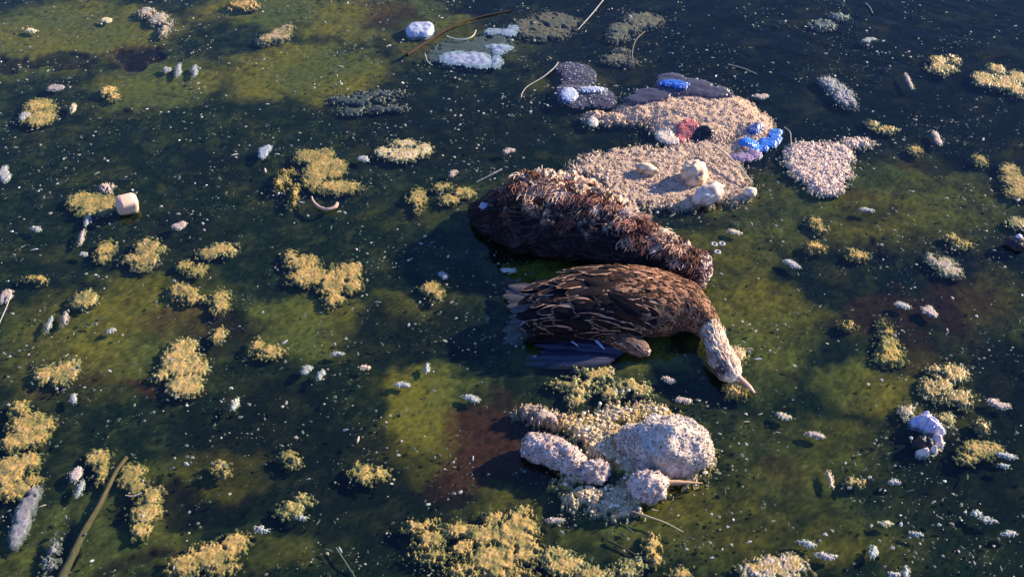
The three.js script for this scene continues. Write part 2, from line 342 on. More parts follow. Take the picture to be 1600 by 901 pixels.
algae('olive clump with a long yellow bar at its foot, above the curled pink shred', [[480, 243, 20, 11], [508, 262, 32, 18], [528, 291, 34, 10], [506, 240, 14, 9], [490, 278, 16, 16]], { green: 0.5 });
algae('small broken olive pieces left of the olive clump with the yellow bar', [[440, 285, 13, 11], [459, 306, 5, 12], [448, 270, 11, 5]], { green: 0.6, height: 0.007 });
algae('pale straw-flecked clump under the dark plastic-strewn water', [[600, 236, 14, 7], [630, 240, 26, 10], [660, 233, 14, 10], [630, 223, 20, 6]], { pale: 0.75, green: 0.05, c: [0.75, 0.6, 0.42] });
algae('star-shaped small yellow clump left of the brown carcass', [[651, 306, 14, 10], [655, 310, 7, 14]]);
algae('pointed yellow clump touching the tail end of the brown carcass', [[702, 310, 13, 8], [725, 300, 17, 8], [690, 290, 13, 5]]);
algae('small smooth ochre lump left of the duck', [[672, 449, 14, 9], [683, 458, 8, 9]], { green: 0.1 });
algae('small yellow-green lump, upper of two small clumps in the lower left water', [[450, 710, 9, 7], [459, 720, 9, 7]], { green: 0.35 });
algae('yellow-green clump with a knob on top, lower of two small clumps', [[455, 795, 21, 12], [471, 778, 9, 7], [478, 786, 8, 5]], { green: 0.45 });
algae('oblong yellow clump alone in the dark lower middle water', [[564, 733, 15, 10], [590, 739, 16, 8], [570, 746, 11, 8]], { green: 0.3 });
algae('very large rugged yellow algae bed along the bottom edge', [[660, 823, 24, 11], [672, 842, 24, 14], [678, 868, 26, 9], [722, 828, 38, 12], [760, 836, 32, 18], [806, 832, 34, 36], [722, 854, 18, 13], [772, 872, 44, 26], [726, 892, 24, 12], [815, 800, 14, 11], [820, 862, 24, 18], [770, 812, 18, 12], [785, 895, 40, 12]], { green: 0.55, height: 0.0032, edge: 0.014, holes: 0.4, bump: 0.0017, bumpSize: 0.010 });
algae('yellow-green clump attached right of the large bottom algae bed', [[868, 866, 22, 12], [880, 880, 26, 16], [900, 878, 14, 9]], { green: 0.45 });
algae('low yellow clump cut by the bottom edge right of the algae bed', [[925, 895, 32, 11]], { green: 0.3 });
algae('small olive clump near the bottom edge left of the orange upright clump', [[985, 880, 14, 7], [982, 894, 12, 9], [998, 878, 8, 8]], { green: 0.7 });
algae('orange upright half-sunken clump near the bottom', [[1021, 852, 13, 20], [1026, 872, 9, 10]], { green: 0.15, pale: 0.05, height: 0.004, sink: 0.003 });
algae('round yellow clump cut by the bottom edge right of the orange clump', [[1066, 896, 14, 9]], { green: 0.3 });
algae('pink and tan crumbly clump on the bottom edge, right half', [[1180, 890, 20, 12], [1205, 884, 26, 16], [1235, 880, 24, 15], [1212, 896, 40, 10]], { a: PINK, c: [0.75, 0.62, 0.5], b: OCHRE, pale: 0.4 });
algae('orange cone-shaped clump sunken under the water on the right', [[1392, 545, 17, 20], [1386, 520, 8, 15], [1390, 560, 20, 10]], { green: 0.2, pale: 0, height: 0.004, base: -0.004, sink: 0, a: [0.42, 0.28, 0.06] });
algae('four-lobed golden clump on the right side', [[1455, 606, 14, 15], [1492, 582, 22, 14], [1476, 600, 14, 16], [1495, 618, 26, 11], [1462, 578, 10, 8], [1506, 628, 10, 9]], { green: 0.3, height: 0.0022 });
algae('olive-yellow clump with a white sliver on its right end', [[1530, 699, 24, 11], [1514, 716, 13, 7], [1556, 700, 12, 9], [1535, 705, 18, 10]], { green: 0.4 });
algae('bright yellow knob beside the crumpled blue-white wrapper', [[1480, 652, 11, 9], [1482, 663, 8, 6]]);
algae('small pinkish-tan knob above left of the crumpled wrapper', [[1421, 643, 12, 11]], { a: PINK, b: TAN });
algae('pale olive double clump in the blue water top right', [[1468, 93, 13, 6], [1475, 106, 20, 6], [1491, 92, 9, 6], [1470, 104, 14, 10]], { green: 0.4, pale: 0.5, height: 0.003 });
algae('large pale yellow cluster at the right edge near the top', [[1540, 123, 18, 11], [1558, 107, 13, 8], [1572, 128, 26, 11], [1592, 120, 14, 10], [1594, 141, 16, 7]], { pale: 0.55, height: 0.0022 });
algae('thin yellow-green slanted strip in the upper right water', [[1365, 193, 9, 5], [1385, 201, 15, 5]], { green: 0.4, height: 0.0022 });
algae('tiny yellow clump right of the pinkish-tan round clump', [[1431, 233, 10, 6]]);
algae('tiny yellow knob near the dark streak on the right', [[1532, 248, 8, 7]]);
algae('yellow and brown lobed clump at the right edge below the pale cluster', [[1580, 266, 14, 11], [1590, 283, 18, 14], [1592, 300, 18, 9], [1578, 282, 10, 10]], { pale: 0.4 });
algae('ochre slab cut by the right edge above the dark lump', [[1593, 347, 17, 8]]);
algae('small tan slanted scrap on the green weed, upper of two', [[1273, 345, 8, 7], [1284, 355, 9, 6]], { green: 0.4, height: 0.0022 });
algae('small tan scrap on the green weed, lower of two', [[1274, 386, 15, 7]], { green: 0.4, height: 0.005 });
algae('small orange scrap with a pale end on the green weed', [[1341, 398, 14, 7], [1333, 391, 7, 4]], { height: 0.0022 });
algae('thin dark yellow scrap above the pink clump on the right', [[1488, 370, 9, 5], [1504, 380, 13, 5]], { green: 0.3, height: 0.0022 });
algae('pink lumpy clump with a green corner on the right', [[1475, 410, 18, 9], [1487, 422, 17, 9], [1457, 403, 9, 8]], { a: PINK, b: OLIVE, c: [0.8, 0.66, 0.55], green: 0.1, pale: 0.4 });
algae('green and yellow tufted spread between the duck and the pale lumps', [[898, 598, 30, 9], [912, 571, 14, 9], [927, 588, 12, 14], [943, 582, 14, 13], [905, 612, 14, 7], [952, 612, 18, 9], [985, 602, 26, 10], [900, 624, 15, 8], [1005, 610, 16, 8]], { green: 0.6, height: 0.0022, holes: 0.5 });
algae('yellow clump under the bill of the duck', [[1150, 604, 18, 11], [1146, 612, 13, 9], [1160, 606, 10, 12]], { height: 0.009, width: 0.012, bump: 0.003 });
algae('tan fluff lump pressed against the duck head on its right', [[1155, 552, 12, 11]], { a: TAN, b: OCHRE, pale: 0.5, height: 0.0022 });
algae('dull grey-tan scum patch under the water near the top left', [[435, 55, 18, 10], [415, 62, 12, 7], [448, 45, 10, 6]], { a: TAN, b: OLIVE, height: 0.004, base: -0.004, sink: 0, group: 'sunken scum patches', name: 'scum_patch', cat: 'scum' });
algae('pale hook-shaped scum patch near the top left', [[228, 19, 14, 7], [246, 29, 13, 9], [258, 44, 7, 11]], { a: GREY, b: TAN, c: [0.5, 0.45, 0.36], height: 0.005, group: 'sunken scum patches', name: 'scum_patch', cat: 'scum' });
algae('yellowish scum patch cut by the top edge', [[380, 8, 24, 7]], { green: 0.3, height: 0.005, group: 'sunken scum patches', name: 'scum_patch', cat: 'scum' });
algae('brownish grey sunken scum patch behind the clear bag', [[850, 50, 40, 12], [825, 40, 24, 10], [880, 36, 30, 9], [860, 28, 30, 8]], { a: [0.15, 0.11, 0.075], b: [0.11, 0.11, 0.09], c: [0.26, 0.21, 0.16], pale: 0.1, height: 0.003, base: -0.006, sink: 0, bump: 0.0006, grain: 0.0004, holes: 0.9, group: 'sunken scum patches', name: 'scum_patch', cat: 'scum' });
algae('brown sunken scum patch right of the long straw at the top', [[1005, 32, 30, 12], [975, 45, 24, 9], [965, 58, 16, 7]], { a: [0.16, 0.12, 0.085], b: [0.12, 0.11, 0.09], c: [0.26, 0.21, 0.16], pale: 0.1, height: 0.003, base: -0.006, sink: 0, bump: 0.0006, grain: 0.0004, holes: 0.6, group: 'sunken scum patches', name: 'scum_patch', cat: 'scum' });
algae('small brown sunken scum patch under the curved hair-thin stem', [[965, 92, 22, 7], [985, 97, 8, 5], [974, 80, 10, 4]], { a: [0.16, 0.12, 0.085], b: [0.12, 0.11, 0.09], c: [0.26, 0.21, 0.16], pale: 0.1, height: 0.003, base: -0.006, sink: 0, bump: 0.0006, grain: 0.0004, holes: 0.6, group: 'sunken scum patches', name: 'scum_patch', cat: 'scum' });
algae('dim grey oval scum patch in the blue top right water', [[1286, 38, 17, 7], [1312, 25, 12, 5]], { a: [0.14, 0.15, 0.15], b: [0.1, 0.11, 0.11], c: [0.2, 0.2, 0.2], height: 0.003, base: -0.006, sink: 0, bump: 0.0006, grain: 0.0004, holes: 0.6, group: 'sunken scum patches', name: 'scum_patch', cat: 'scum' });
algae('faint grey scum wisps under the water left of the bag', [[560, 155, 40, 6], [600, 168, 28, 4], [590, 146, 30, 4], [550, 172, 18, 5]], { a: [0.1, 0.1, 0.095], b: [0.07, 0.08, 0.07], c: [0.12, 0.12, 0.11], height: 0.002, base: -0.005, sink: 0, bump: 0.0006, grain: 0.0004, holes: 0.9, group: 'sunken scum patches', name: 'scum_patch', cat: 'scum' });
algae('grey bubbly foam patch slanting in the upper right water', [[1296, 128, 13, 9], [1308, 138, 14, 11], [1320, 150, 16, 14], [1330, 158, 8, 8]], { a: [0.4, 0.4, 0.4], b: [0.25, 0.26, 0.27], c: [0.5, 0.5, 0.5], height: 0.003, bump: 0.003, bumpSize: 0.006, holes: 0.4, group: 'foam patches', name: 'foam_patch', cat: 'foam' });
algae('grey papery strip standing left of the reed stalk', [[47, 776, 13, 20], [38, 800, 15, 24], [30, 825, 14, 22], [22, 850, 9, 10]], { a: [0.30, 0.29, 0.31], b: [0.2, 0.19, 0.2], c: [0.38, 0.37, 0.38], height: 0.002, edge: 0.004, bump: 0.0005, grain: 0.0004, bumpSize: 0.006, group: '', name: 'paper_strip', cat: 'litter' });
algae('grey-white torn strip at the bottom edge left of the reed base', [[80, 865, 6, 22], [78, 890, 6, 14]], { a: [0.3, 0.3, 0.3], b: [0.14, 0.15, 0.13], c: [0.5, 0.5, 0.5], height: 0.002, bump: 0.001, edge: 0.009, holes: 1, group: '', name: 'torn_strip', cat: 'litter' });
algae('small tan scum scrap between the reed and the large golden clump', [[52, 435, 12, 4], [60, 437, 10, 4]], { height: 0.003, green: 0.4 });
algae('small pale scrap in the water right of the yellow clump by the reed', [[344, 728, 10, 8], [352, 738, 6, 5]], { green: 0.4, pale: 0.5, height: 0.0022 });
algae('thin green-yellow scrap on the lower right dark water', [[1333, 752, 12, 6], [1342, 755, 8, 4]], { green: 0.5, height: 0.004 });
algae('small green-yellow scrap above the sunken orange cone, at its left', [[1326, 507, 10, 5]], { green: 0.5, height: 0.004 });
algae('tiny yellow knob under the white sliver on the right', [[1536, 665, 9, 8]], { green: 0.6, height: 0.005 });

/* ---------------- scum mats ---------------- */
// crumbs that lie where the upper face of a crust or lump is
const CRUMB = [[0.16, 0.09, 0.06], [0.52, 0.36, 0.24], [0.60, 0.44, 0.31], [0.82, 0.69, 0.55], [0.36, 0.23, 0.15]];
function crumbsOn(geo, n, seed, sMax, mat = CRUMB, minY = 0.001, name = 'crumbs', parent) {
  const r = rng(seed), p = geo.attributes.position, nn = geo.attributes.normal, geos = []; let guard = 0;
  while (geos.length < n && guard++ < n * 30) {
    const i = Math.floor(r() * p.count); if (nn.getY(i) < -0.2 || p.getY(i) < minY) continue;
    const s = 0.0007 + (sMax - 0.0007) * r() ** 2.6, g = new THREE.IcosahedronGeometry(s, 0); g.deleteAttribute('uv');
    g.scale(0.8 + 1.2 * r(), 0.6 + 0.5 * r(), 0.8 + 0.7 * r()).rotateZ(r() - 0.5).rotateY(r() * 6.28).translate(p.getX(i) + (r() - 0.5) * 0.001, p.getY(i) + s * 0.2, p.getZ(i) + (r() - 0.5) * 0.001);
    const c = mat[Math.floor(r() * mat.length)], k = 0.8 + 0.4 * r(); geos.push(paint(g, () => [c[0] * k, c[1] * k, c[2] * k]));
  }
  return part(name, mergeGeometries(geos), crustMat, parent, null, null, 'stuff');
}
function matColor(dark = 0.3, base = [0.50, 0.355, 0.245], hi = [0.72, 0.56, 0.42], lo = [0.16, 0.095, 0.06]) {
  return (x, z, f) => {
    const p = clamp(0.45 + 0.6 * n2(x * 210, z * 210) + 0.3 * fbm(x, z, 60, 2)), q = clamp(dark * (0.5 + 1.3 * n2(x * 330 + 5, z * 330) + 0.8 * fbm(x + 3, z, 34, 2)));
    const k = mix3(mix3(mix3(base, hi, p * 0.7), lo, q), lo, 0.75 * sstep(0.25, 0.6, fbm(x + 11, z + 2, 24, 3))); const v = 1 + 0.2 * n2(x * 700, z * 700); return [k[0] * v, k[1] * v, k[2] * v];
  };
}
const matOpts = { height: 0.0032, width: 0.014, edge: 0.010, freq: 65, bump: 0.0010, bumpSize: 0.0055, grain: 0.0010, cell: 0.0013, holes: 0.25 };
{
  const blobs = [[960, 258, 60, 22], [1010, 262, 90, 34], [1090, 258, 70, 38], [1060, 292, 90, 30], [1130, 285, 44, 26], [1000, 296, 60, 26], [915, 262, 26, 8], [1150, 300, 26, 14], [1110, 232, 40, 16]];
  const c = blobCentre(blobs);
  const g = crustGeo(blobs, { ...matOpts, edge: 0.019, freq: 42, holes: 0.6, color: matColor(0.35) }, c), t = thing('scum_mat', 'wide tan debris mat with pale stones, behind the brown carcass and below the bag', 'scum mat', c);
  part('crust', g, crustMat, t); crumbsOn(g, 1700, 501, 0.0021, CRUMB, 0.001, 'crumbs', t);
}
const crumbMat = algae('round pinkish-tan crumb clump with a thin arm to the upper right', [[1282, 262, 48, 26], [1268, 240, 40, 20], [1308, 240, 26, 18], [1340, 222, 22, 7], [1290, 288, 28, 16], [1240, 256, 14, 8]], { name: 'scum_mat', cat: 'scum mat', group: '', ...matOpts, color: matColor(0.2, [0.60, 0.43, 0.33], [0.78, 0.62, 0.51], [0.28, 0.17, 0.12]), height: 0.004, edge: 0.014, freq: 55, bump: 0.0018 });
crumbsOn(crumbMat.geometry, 800, 502, 0.0025, [[0.72, 0.56, 0.45], [0.86, 0.74, 0.64], [0.5, 0.35, 0.26], [0.64, 0.47, 0.35]], 0.001, 'crumbs', crumbMat);
{
  const blobs = [[930, 668, 40, 24], [975, 650, 46, 18], [1015, 650, 40, 20], [960, 690, 50, 34], [960, 790, 40, 18], [920, 775, 40, 16], [985, 770, 40, 16], [1090, 710, 26, 28], [1050, 745, 40, 10], [890, 660, 20, 14], [1000, 720, 50, 30], [900, 748, 26, 10], [885, 760, 16, 6]];
  const c = blobCentre(blobs);
  const g = crustGeo(blobs, { ...matOpts, height: 0.006, edge: 0.015, freq: 48, holes: 0.5, bump: 0.0025, bumpSize: 0.006, color: (() => { const m = matColor(0.3, [0.52, 0.40, 0.22], [0.72, 0.58, 0.36], [0.2, 0.16, 0.09]), a = algaeColor(0.4, 0.3); return (x, z, f, h) => mix3(m(x, z, f), a(x, z, f, h), sstep(0, 0.35, n2(x * 14 + 3, z * 14) - 4 * (z - c.z) - 0.1)); })() }, c), t = thing('scum_mat', 'yellow-tan scum mat that carries the pale bloated lumps', 'scum mat', c);
  part('crust', g, crustMat, t); crumbsOn(g, 1500, 503, 0.0028, [[0.62, 0.46, 0.24], [0.72, 0.58, 0.38], [0.3, 0.2, 0.11], [0.5, 0.38, 0.18], [0.82, 0.72, 0.56]], 0.001, 'crumbs', t);
}

/* ---------------- stones, lumps ---------------- */
// wet matted down that clings to a lump
function fuzzOn(geo, n, seed, cols, parent, offset, len0 = 0.004, len1 = 0.011) {
  const r = rng(seed), p = geo.attributes.position, q = geo.attributes.normal, gs = [], dir = new THREE.Vector3();
  for (let i = 0; i < n; i++) {
    const k = Math.floor(r() * p.count), v = new THREE.Vector3().fromBufferAttribute(p, k), m = new THREE.Vector3().fromBufferAttribute(q, k); if (m.y < -0.3) continue;
    const a = 5 * n3(v.x * 25 + seed, v.y * 25, v.z * 25); dir.set(Math.cos(a) + 0.5 * (r() - 0.5), -0.3, Math.sin(a) + 0.5 * (r() - 0.5)).addScaledVector(m, -(Math.cos(a) * m.x - 0.3 * m.y + Math.sin(a) * m.z)).normalize();
    const len = len0 + (len1 - len0) * r(), up = 0.0012 * r(), w = (t, h) => v.clone().addScaledVector(dir, len * t).addScaledVector(m, h), c = cols[Math.floor(r() * cols.length)], b = 0.75 + 0.4 * r();
    gs.push(strand([w(0, -0.0008), w(0.5, 0.0007 + up), w(1, 0.0002 + up * 0.5)], 0.0011, 0.0005, () => [c[0] * b, c[1] * b, c[2] * b], 3, 3));
  }
  return part('down', mergeGeometries(gs), lumpMat, parent, offset, null, 'stuff');
}
const DOWN = [[0.72, 0.61, 0.50], [0.58, 0.48, 0.39], [0.84, 0.75, 0.63], [0.46, 0.36, 0.29], [0.26, 0.19, 0.15], [0.66, 0.54, 0.42]], DOWN2 = [[0.62, 0.49, 0.42], [0.50, 0.38, 0.32], [0.74, 0.62, 0.54], [0.36, 0.25, 0.21], [0.22, 0.14, 0.12]];
const paleColor = (seed, a = [0.58, 0.48, 0.39], b = [0.31, 0.23, 0.19], c = [0.80, 0.70, 0.59]) => (x, y, z) => {
  const q = clamp(0.45 + 0.6 * n3(x * 40 + seed, y * 40, z * 40)), p = clamp(0.35 + 0.8 * n3(x * 130, y * 130 + seed, z * 130)), g = 1 + 0.35 * n3(x * 420, y * 420, z * 420);
  const st = sstep(0.25, 0.65, n3(x * 55 + 9, y * 55, z * 55 + seed) + 0.4 * n3(x * 170, y * 170, z * 170)); const k = mix3(mix3(mix3(a, c, p), b, q * 0.7), [0.2, 0.13, 0.12], st * 0.6); return [k[0] * g, k[1] * g, k[2] * g];
};
const lumpMat = std({ roughness: 0.7 });
function put(mesh, px, py, h, rx = 0, ry = 0, rz = 0) { const p = gp(px, py, h); mesh.position.copy(p); mesh.rotation.set(rx, ry, rz); return mesh; }
const LG = 'pale bloated lumps on the scum mat';
// big body: a loft so that it narrows to the left and rises to the right
{
  const st = [[gp(965, 700, 0.006), 0.012, 0.01], [gp(985, 698, 0.010), 0.030, 0.022], [gp(1015, 702, 0.014), 0.044, 0.036], [gp(1050, 708, 0.015), 0.050, 0.044], [gp(1082, 714, 0.012), 0.041, 0.036], [gp(1100, 718, 0.007), 0.027, 0.022], [gp(1110, 720, 0.003), 0.01, 0.008]];
  const p0 = gp(1040, 712, 0), pc = paleColor(2);
  const L = loft(st, 90, 72, 1, (p) => 0.006 * n3(p.x * 22, p.y * 22, p.z * 22) + 0.0016 * n3(p.x * 55, p.y * 55, p.z * 55) + 0.0010 * n3(p.x * 230, p.y * 230, p.z * 230) + 0.0006 * n3(p.x * 600, p.y * 600, p.z * 600), (p) => pc(p.x, p.y, p.z));
  const t = thing('pale_lump', 'largest pale bloated lump, domed and white, right side of the scum mat', 'carcass', p0, LG);
  part('body', shiftGeo(L.geo, p0), lumpMat, t);
  crumbsOn(t.children[0].geometry, 1100, 505, 0.0019, DOWN, 0.0, 'crumbs', t);
  fuzzOn(t.children[0].geometry, 2200, 511, DOWN, t, null, 0.002, 0.006);
  const hole = lump(0.012, 0.014, 0.006, 4, 0.3, 0.1, 3, () => [0.2, 0.11, 0.06]);
  part('hollow', hole, lumpMat, t, gp(1072, 736, 0.022).sub(p0), 'brown hollow in the side of the lump');
}
{
  const st = [[gp(818, 700, 0.008), 0.01, 0.01], [gp(826, 702, 0.009), 0.022, 0.018], [gp(850, 708, 0.010), 0.025, 0.021], [gp(880, 721, 0.010), 0.024, 0.020], [gp(902, 735, 0.009), 0.020, 0.017], [gp(912, 746, 0.01), 0.008, 0.008]];
  const p0 = gp(865, 718, 0), pc = paleColor(7, [0.52, 0.40, 0.34], [0.32, 0.23, 0.2], [0.70, 0.58, 0.51]);
  const L = loft(st, 70, 48, 1, (p) => 0.003 * n3(p.x * 40, p.y * 40, p.z * 40) + 0.0016 * n3(p.x * 120, p.y * 120, p.z * 120) + 0.0007 * n3(p.x * 400, p.y * 400, p.z * 400), (p) => pc(p.x, p.y, p.z));
  const log = solo('pale_lump', shiftGeo(L.geo, p0), lumpMat, 'log-shaped pinkish pale lump at the left of the scum mat', 'carcass', p0, LG);
  crumbsOn(log.geometry, 420, 506, 0.0017, DOWN2, 0.0, 'crumbs', log); fuzzOn(log.geometry, 800, 512, DOWN2, log, null, 0.002, 0.006);
}
const knob = put(solo('pale_lump', lump(0.022, 0.019, 0.019, 5, 0.2, 0.07, 6, paleColor(5, [0.48, 0.37, 0.33])), lumpMat, 'small knobbly pale lump right of the log-shaped lump', 'carcass', null, LG), 930, 744, 0.01);
crumbsOn(knob.geometry, 220, 508, 0.0017, DOWN2, -0.01, 'crumbs', knob);
{
  const p0 = gp(1012, 768, 0), t = thing('pale_lump', 'pale lump with a tan spike to its right, front of the scum mat', 'carcass', p0, LG);
  part('body', lump(0.030, 0.026, 0.026, 8, 0.16, 0.05, 6, paleColor(9, [0.52, 0.41, 0.36])), lumpMat, t, new THREE.Vector3(0, 0.012, 0));
  crumbsOn(t.children[0].geometry, 320, 509, 0.0018, DOWN2, -0.01, 'crumbs', t).position.y = 0.012;
  const s = gp(1020, 762, 0.012).sub(p0), e = gp(1098, 758, 0.005).sub(p0);
  part('spike', strand([s, s.clone().lerp(e, 0.5).add(new THREE.Vector3(0, 0.002, 0)), e], 0.0065, 0.001, () => [0.48, 0.31, 0.17], 14, 7), lumpMat, t, null, 'tan pointed spike');
}
algae('flat pinkish crust scrap above the log-shaped lump', [[830, 645, 24, 8], [852, 654, 24, 10], [866, 662, 12, 8]], { group: '', name: 'scum_scrap', cat: 'scum', a: [0.55, 0.4, 0.32], c: [0.75, 0.6, 0.5], b: [0.3, 0.22, 0.15], height: 0.014 });
// pale stones on the debris mat
const stoneCol = paleColor(3, [0.78, 0.62, 0.42], [0.6, 0.42, 0.22], [0.88, 0.78, 0.64]);
put(solo('pale_stone', lump(0.027, 0.03, 0.024, 1, 0.22, 0.03, 4, stoneCol), lumpMat, 'cream rounded stone standing on the tan debris mat, upper one', 'stone', null, 'pale stones on the debris mat'), 1084, 280, 0.012, 0, 0.4, 0.3);
put(solo('pale_stone', lump(0.034, 0.02, 0.02, 2, 0.25, 0.03, 4, paleColor(3, [0.78, 0.68, 0.58])), lumpMat, 'white wedge-shaped stone near the lower edge of the debris mat', 'stone', null, 'pale stones on the debris mat'), 1106, 310, 0.01, 0, 0.5, 0.2);
put(solo('pale_stone', lump(0.022, 0.012, 0.012, 6, 0.25, 0.05, 3, stoneCol), lumpMat, 'small yellowish chip on the debris mat left of the cream stone', 'stone', null, 'pale stones on the debris mat'), 1010, 270, 0.01, 0, -0.4, 0);
put(solo('pale_stone', lump(0.012, 0.011, 0.011, 9, 0.2, 0.05, 3, paleColor(4, [0.8, 0.72, 0.6])), lumpMat, 'small white pebble at the right tip of the debris mat', 'stone', null, 'pale stones on the debris mat'), 1172, 305, 0.006);
/* ---------------- plastic bag crusted with scum ---------------- */
const film = new THREE.MeshPhysicalMaterial({ color: new THREE.Color(0.20, 0.20, 0.27), transmission: 0.72, thickness: 0, roughness: 0.3, side: THREE.DoubleSide });
const filmWhite = std({ roughness: 0.3 });
function sheet(blobs, y, amp, o = {}, centre) {   // crumpled thin plastic film
  return crustGeo(blobs, { height: amp * 0.4, width: 0.06, edge: 0.007, freq: 60, bump: 0, fold: amp * 0.2, foldF: 12, grain: 0.0001, low: -0.0008, cell: 0.0024, base: y, sink: 0, color: () => [1, 1, 1], under: false, ...o }, centre);
}
{
  const p0 = gp(1060, 190, 0);
  const t = thing('plastic_bag', 'tan scum-crusted plastic bag with blue and red print above the debris mat', 'plastic bag', p0);
  const body = [[1000, 176, 40, 16], [1040, 168, 60, 24], [1090, 172, 64, 32], [1130, 180, 60, 34], [1170, 196, 36, 28], [1060, 195, 46, 18], [1110, 205, 50, 18], [1190, 192, 18, 18], [960, 184, 40, 8], [1165, 228, 22, 16], [930, 180, 14, 7]];
  part('crust', crustGeo(body, { ...matOpts, height: 0.017, width: 0.05, edge: 0.012, freq: 50, bump: 0.0005, holes: 0, color: matColor(0.25, [0.54, 0.37, 0.25], [0.74, 0.55, 0.40], [0.22, 0.13, 0.085]) }, p0), crustMat, t);
  crumbsOn(t.children[0].geometry, 1500, 504, 0.0020, CRUMB, 0.001, 'crumbs', t);
  const y = (g) => paint(g, (x, yy, z) => { const k = 0.8 + 0.3 * n2(x * 90, z * 90); return [0.42 * k, 0.44 * k, 0.56 * k]; });
  part('flap', sheet([[905, 118, 24, 18], [900, 145, 28, 20], [930, 150, 28, 14], [890, 105, 18, 8], [945, 158, 16, 8]], 0.002, 0.01, {}, p0), film, t, null, 'bluish translucent flap at the left end');
  crumbsOn(t.children[2].geometry, 500, 507, 0.002, [[0.3, 0.2, 0.15], [0.45, 0.36, 0.33], [0.62, 0.62, 0.7], [0.16, 0.11, 0.1]], 0.0005, 'crumbs', t);
  part('flap', sheet([[1050, 137, 26, 15], [1018, 152, 30, 9], [1078, 141, 36, 11], [1112, 148, 28, 8], [996, 158, 18, 6]], 0.012, 0.012, { tiltZ: -0.1 }, p0), film, t, null, 'grey-blue translucent flap along the back');
  const grid = new Map(), gk = (x, z) => Math.round(x / 0.004) + ',' + Math.round(z / 0.004);
  { const q = t.children[0].geometry.attributes.position; for (let i = 0; i < q.count; i++) { const k = gk(q.getX(i) + p0.x, q.getZ(i) + p0.z); grid.set(k, Math.max(grid.get(k) ?? -1, q.getY(i))); } }
  const lie = (x, z) => { let m = 0, w = 0; for (let a = -1; a <= 1; a++) for (let b = -1; b <= 1; b++) { m += Math.max(0.003, grid.get(gk(x + a * 0.004, z + b * 0.004)) ?? 0.003); w++; } return m / w + 0.0012; };
  const patch = (name, blobs, c, h, label) => part(name, crustGeo(blobs, { height: 0.0016, baseFn: label.includes('flap') ? () => h : lie, width: 0.006, edge: 0.0045, freq: 130, bump: 0, fold: 0.0005, foldF: 30, grain: 0.0003, cell: 0.0011, base: h, sink: 0.0005, color: (x, z) => { const k = 0.75 + 0.4 * n2(x * 150, z * 150), w = 0.45 * sstep(0.4, 0.7, n2(x * 70 + z * 60, z * 130 - x * 30)) + 0.4 * sstep(0.5, 0.7, n2(x * 320, z * 320)); return mix3([c[0] * k, c[1] * k, c[2] * k], [0.45, 0.38, 0.32], c[1] < 0.02 ? 0 : Math.min(0.8, w)); } }, p0), filmWhite, t, null, label);
  patch('print', [[1172, 211, 13, 6], [1184, 216, 11, 5]], [0.005, 0.27, 0.95], 0.026, 'bright cyan-blue print');
  patch('print', [[1203, 208, 13, 6], [1214, 200, 8, 6], [1196, 215, 7, 4]], [0.008, 0.20, 0.80], 0.026, 'blue print at the right tip');
  patch('print', [[1180, 193, 9, 5], [1188, 188, 6, 4]], [0.02, 0.09, 0.36], 0.027, 'small dark blue print');
  patch('print', [[1216, 192, 7, 3]], [0.02, 0.26, 0.75], 0.024, 'blue tip of the bag');
  patch('print', [[1050, 128, 15, 4], [1063, 131, 11, 4]], [0.01, 0.15, 0.70], 0.030, 'blue print on the back flap');
  patch('print', [[1074, 192, 13, 10], [1080, 186, 12, 8], [1066, 200, 7, 6]], [0.62, 0.16, 0.14], 0.027, 'pinkish red print');
  patch('print', [[1162, 240, 16, 5], [1180, 236, 10, 5]], [0.35, 0.25, 0.42], 0.01, 'lilac crumpled corner');
  patch('hole', [[1102, 195, 13, 7], [1090, 198, 8, 4]], [0.008, 0.008, 0.015], 0.029, 'black hole in the crust');
  patch('print', [[1040, 198, 12, 8], [1050, 205, 14, 5]], [0.85, 0.72, 0.56], 0.024, 'white bare spot');
  patch('print', [[927, 186, 6, 5]], [0.8, 0.74, 0.62], 0.008, 'white knob at the left tip');
  patch('print', [[890, 146, 11, 9]], [0.6, 0.68, 0.85], 0.009, 'white glint on the left flap');
  patch('print', [[926, 138, 15, 3]], [0.65, 0.72, 0.88], 0.012, 'white fold on the left flap');
}
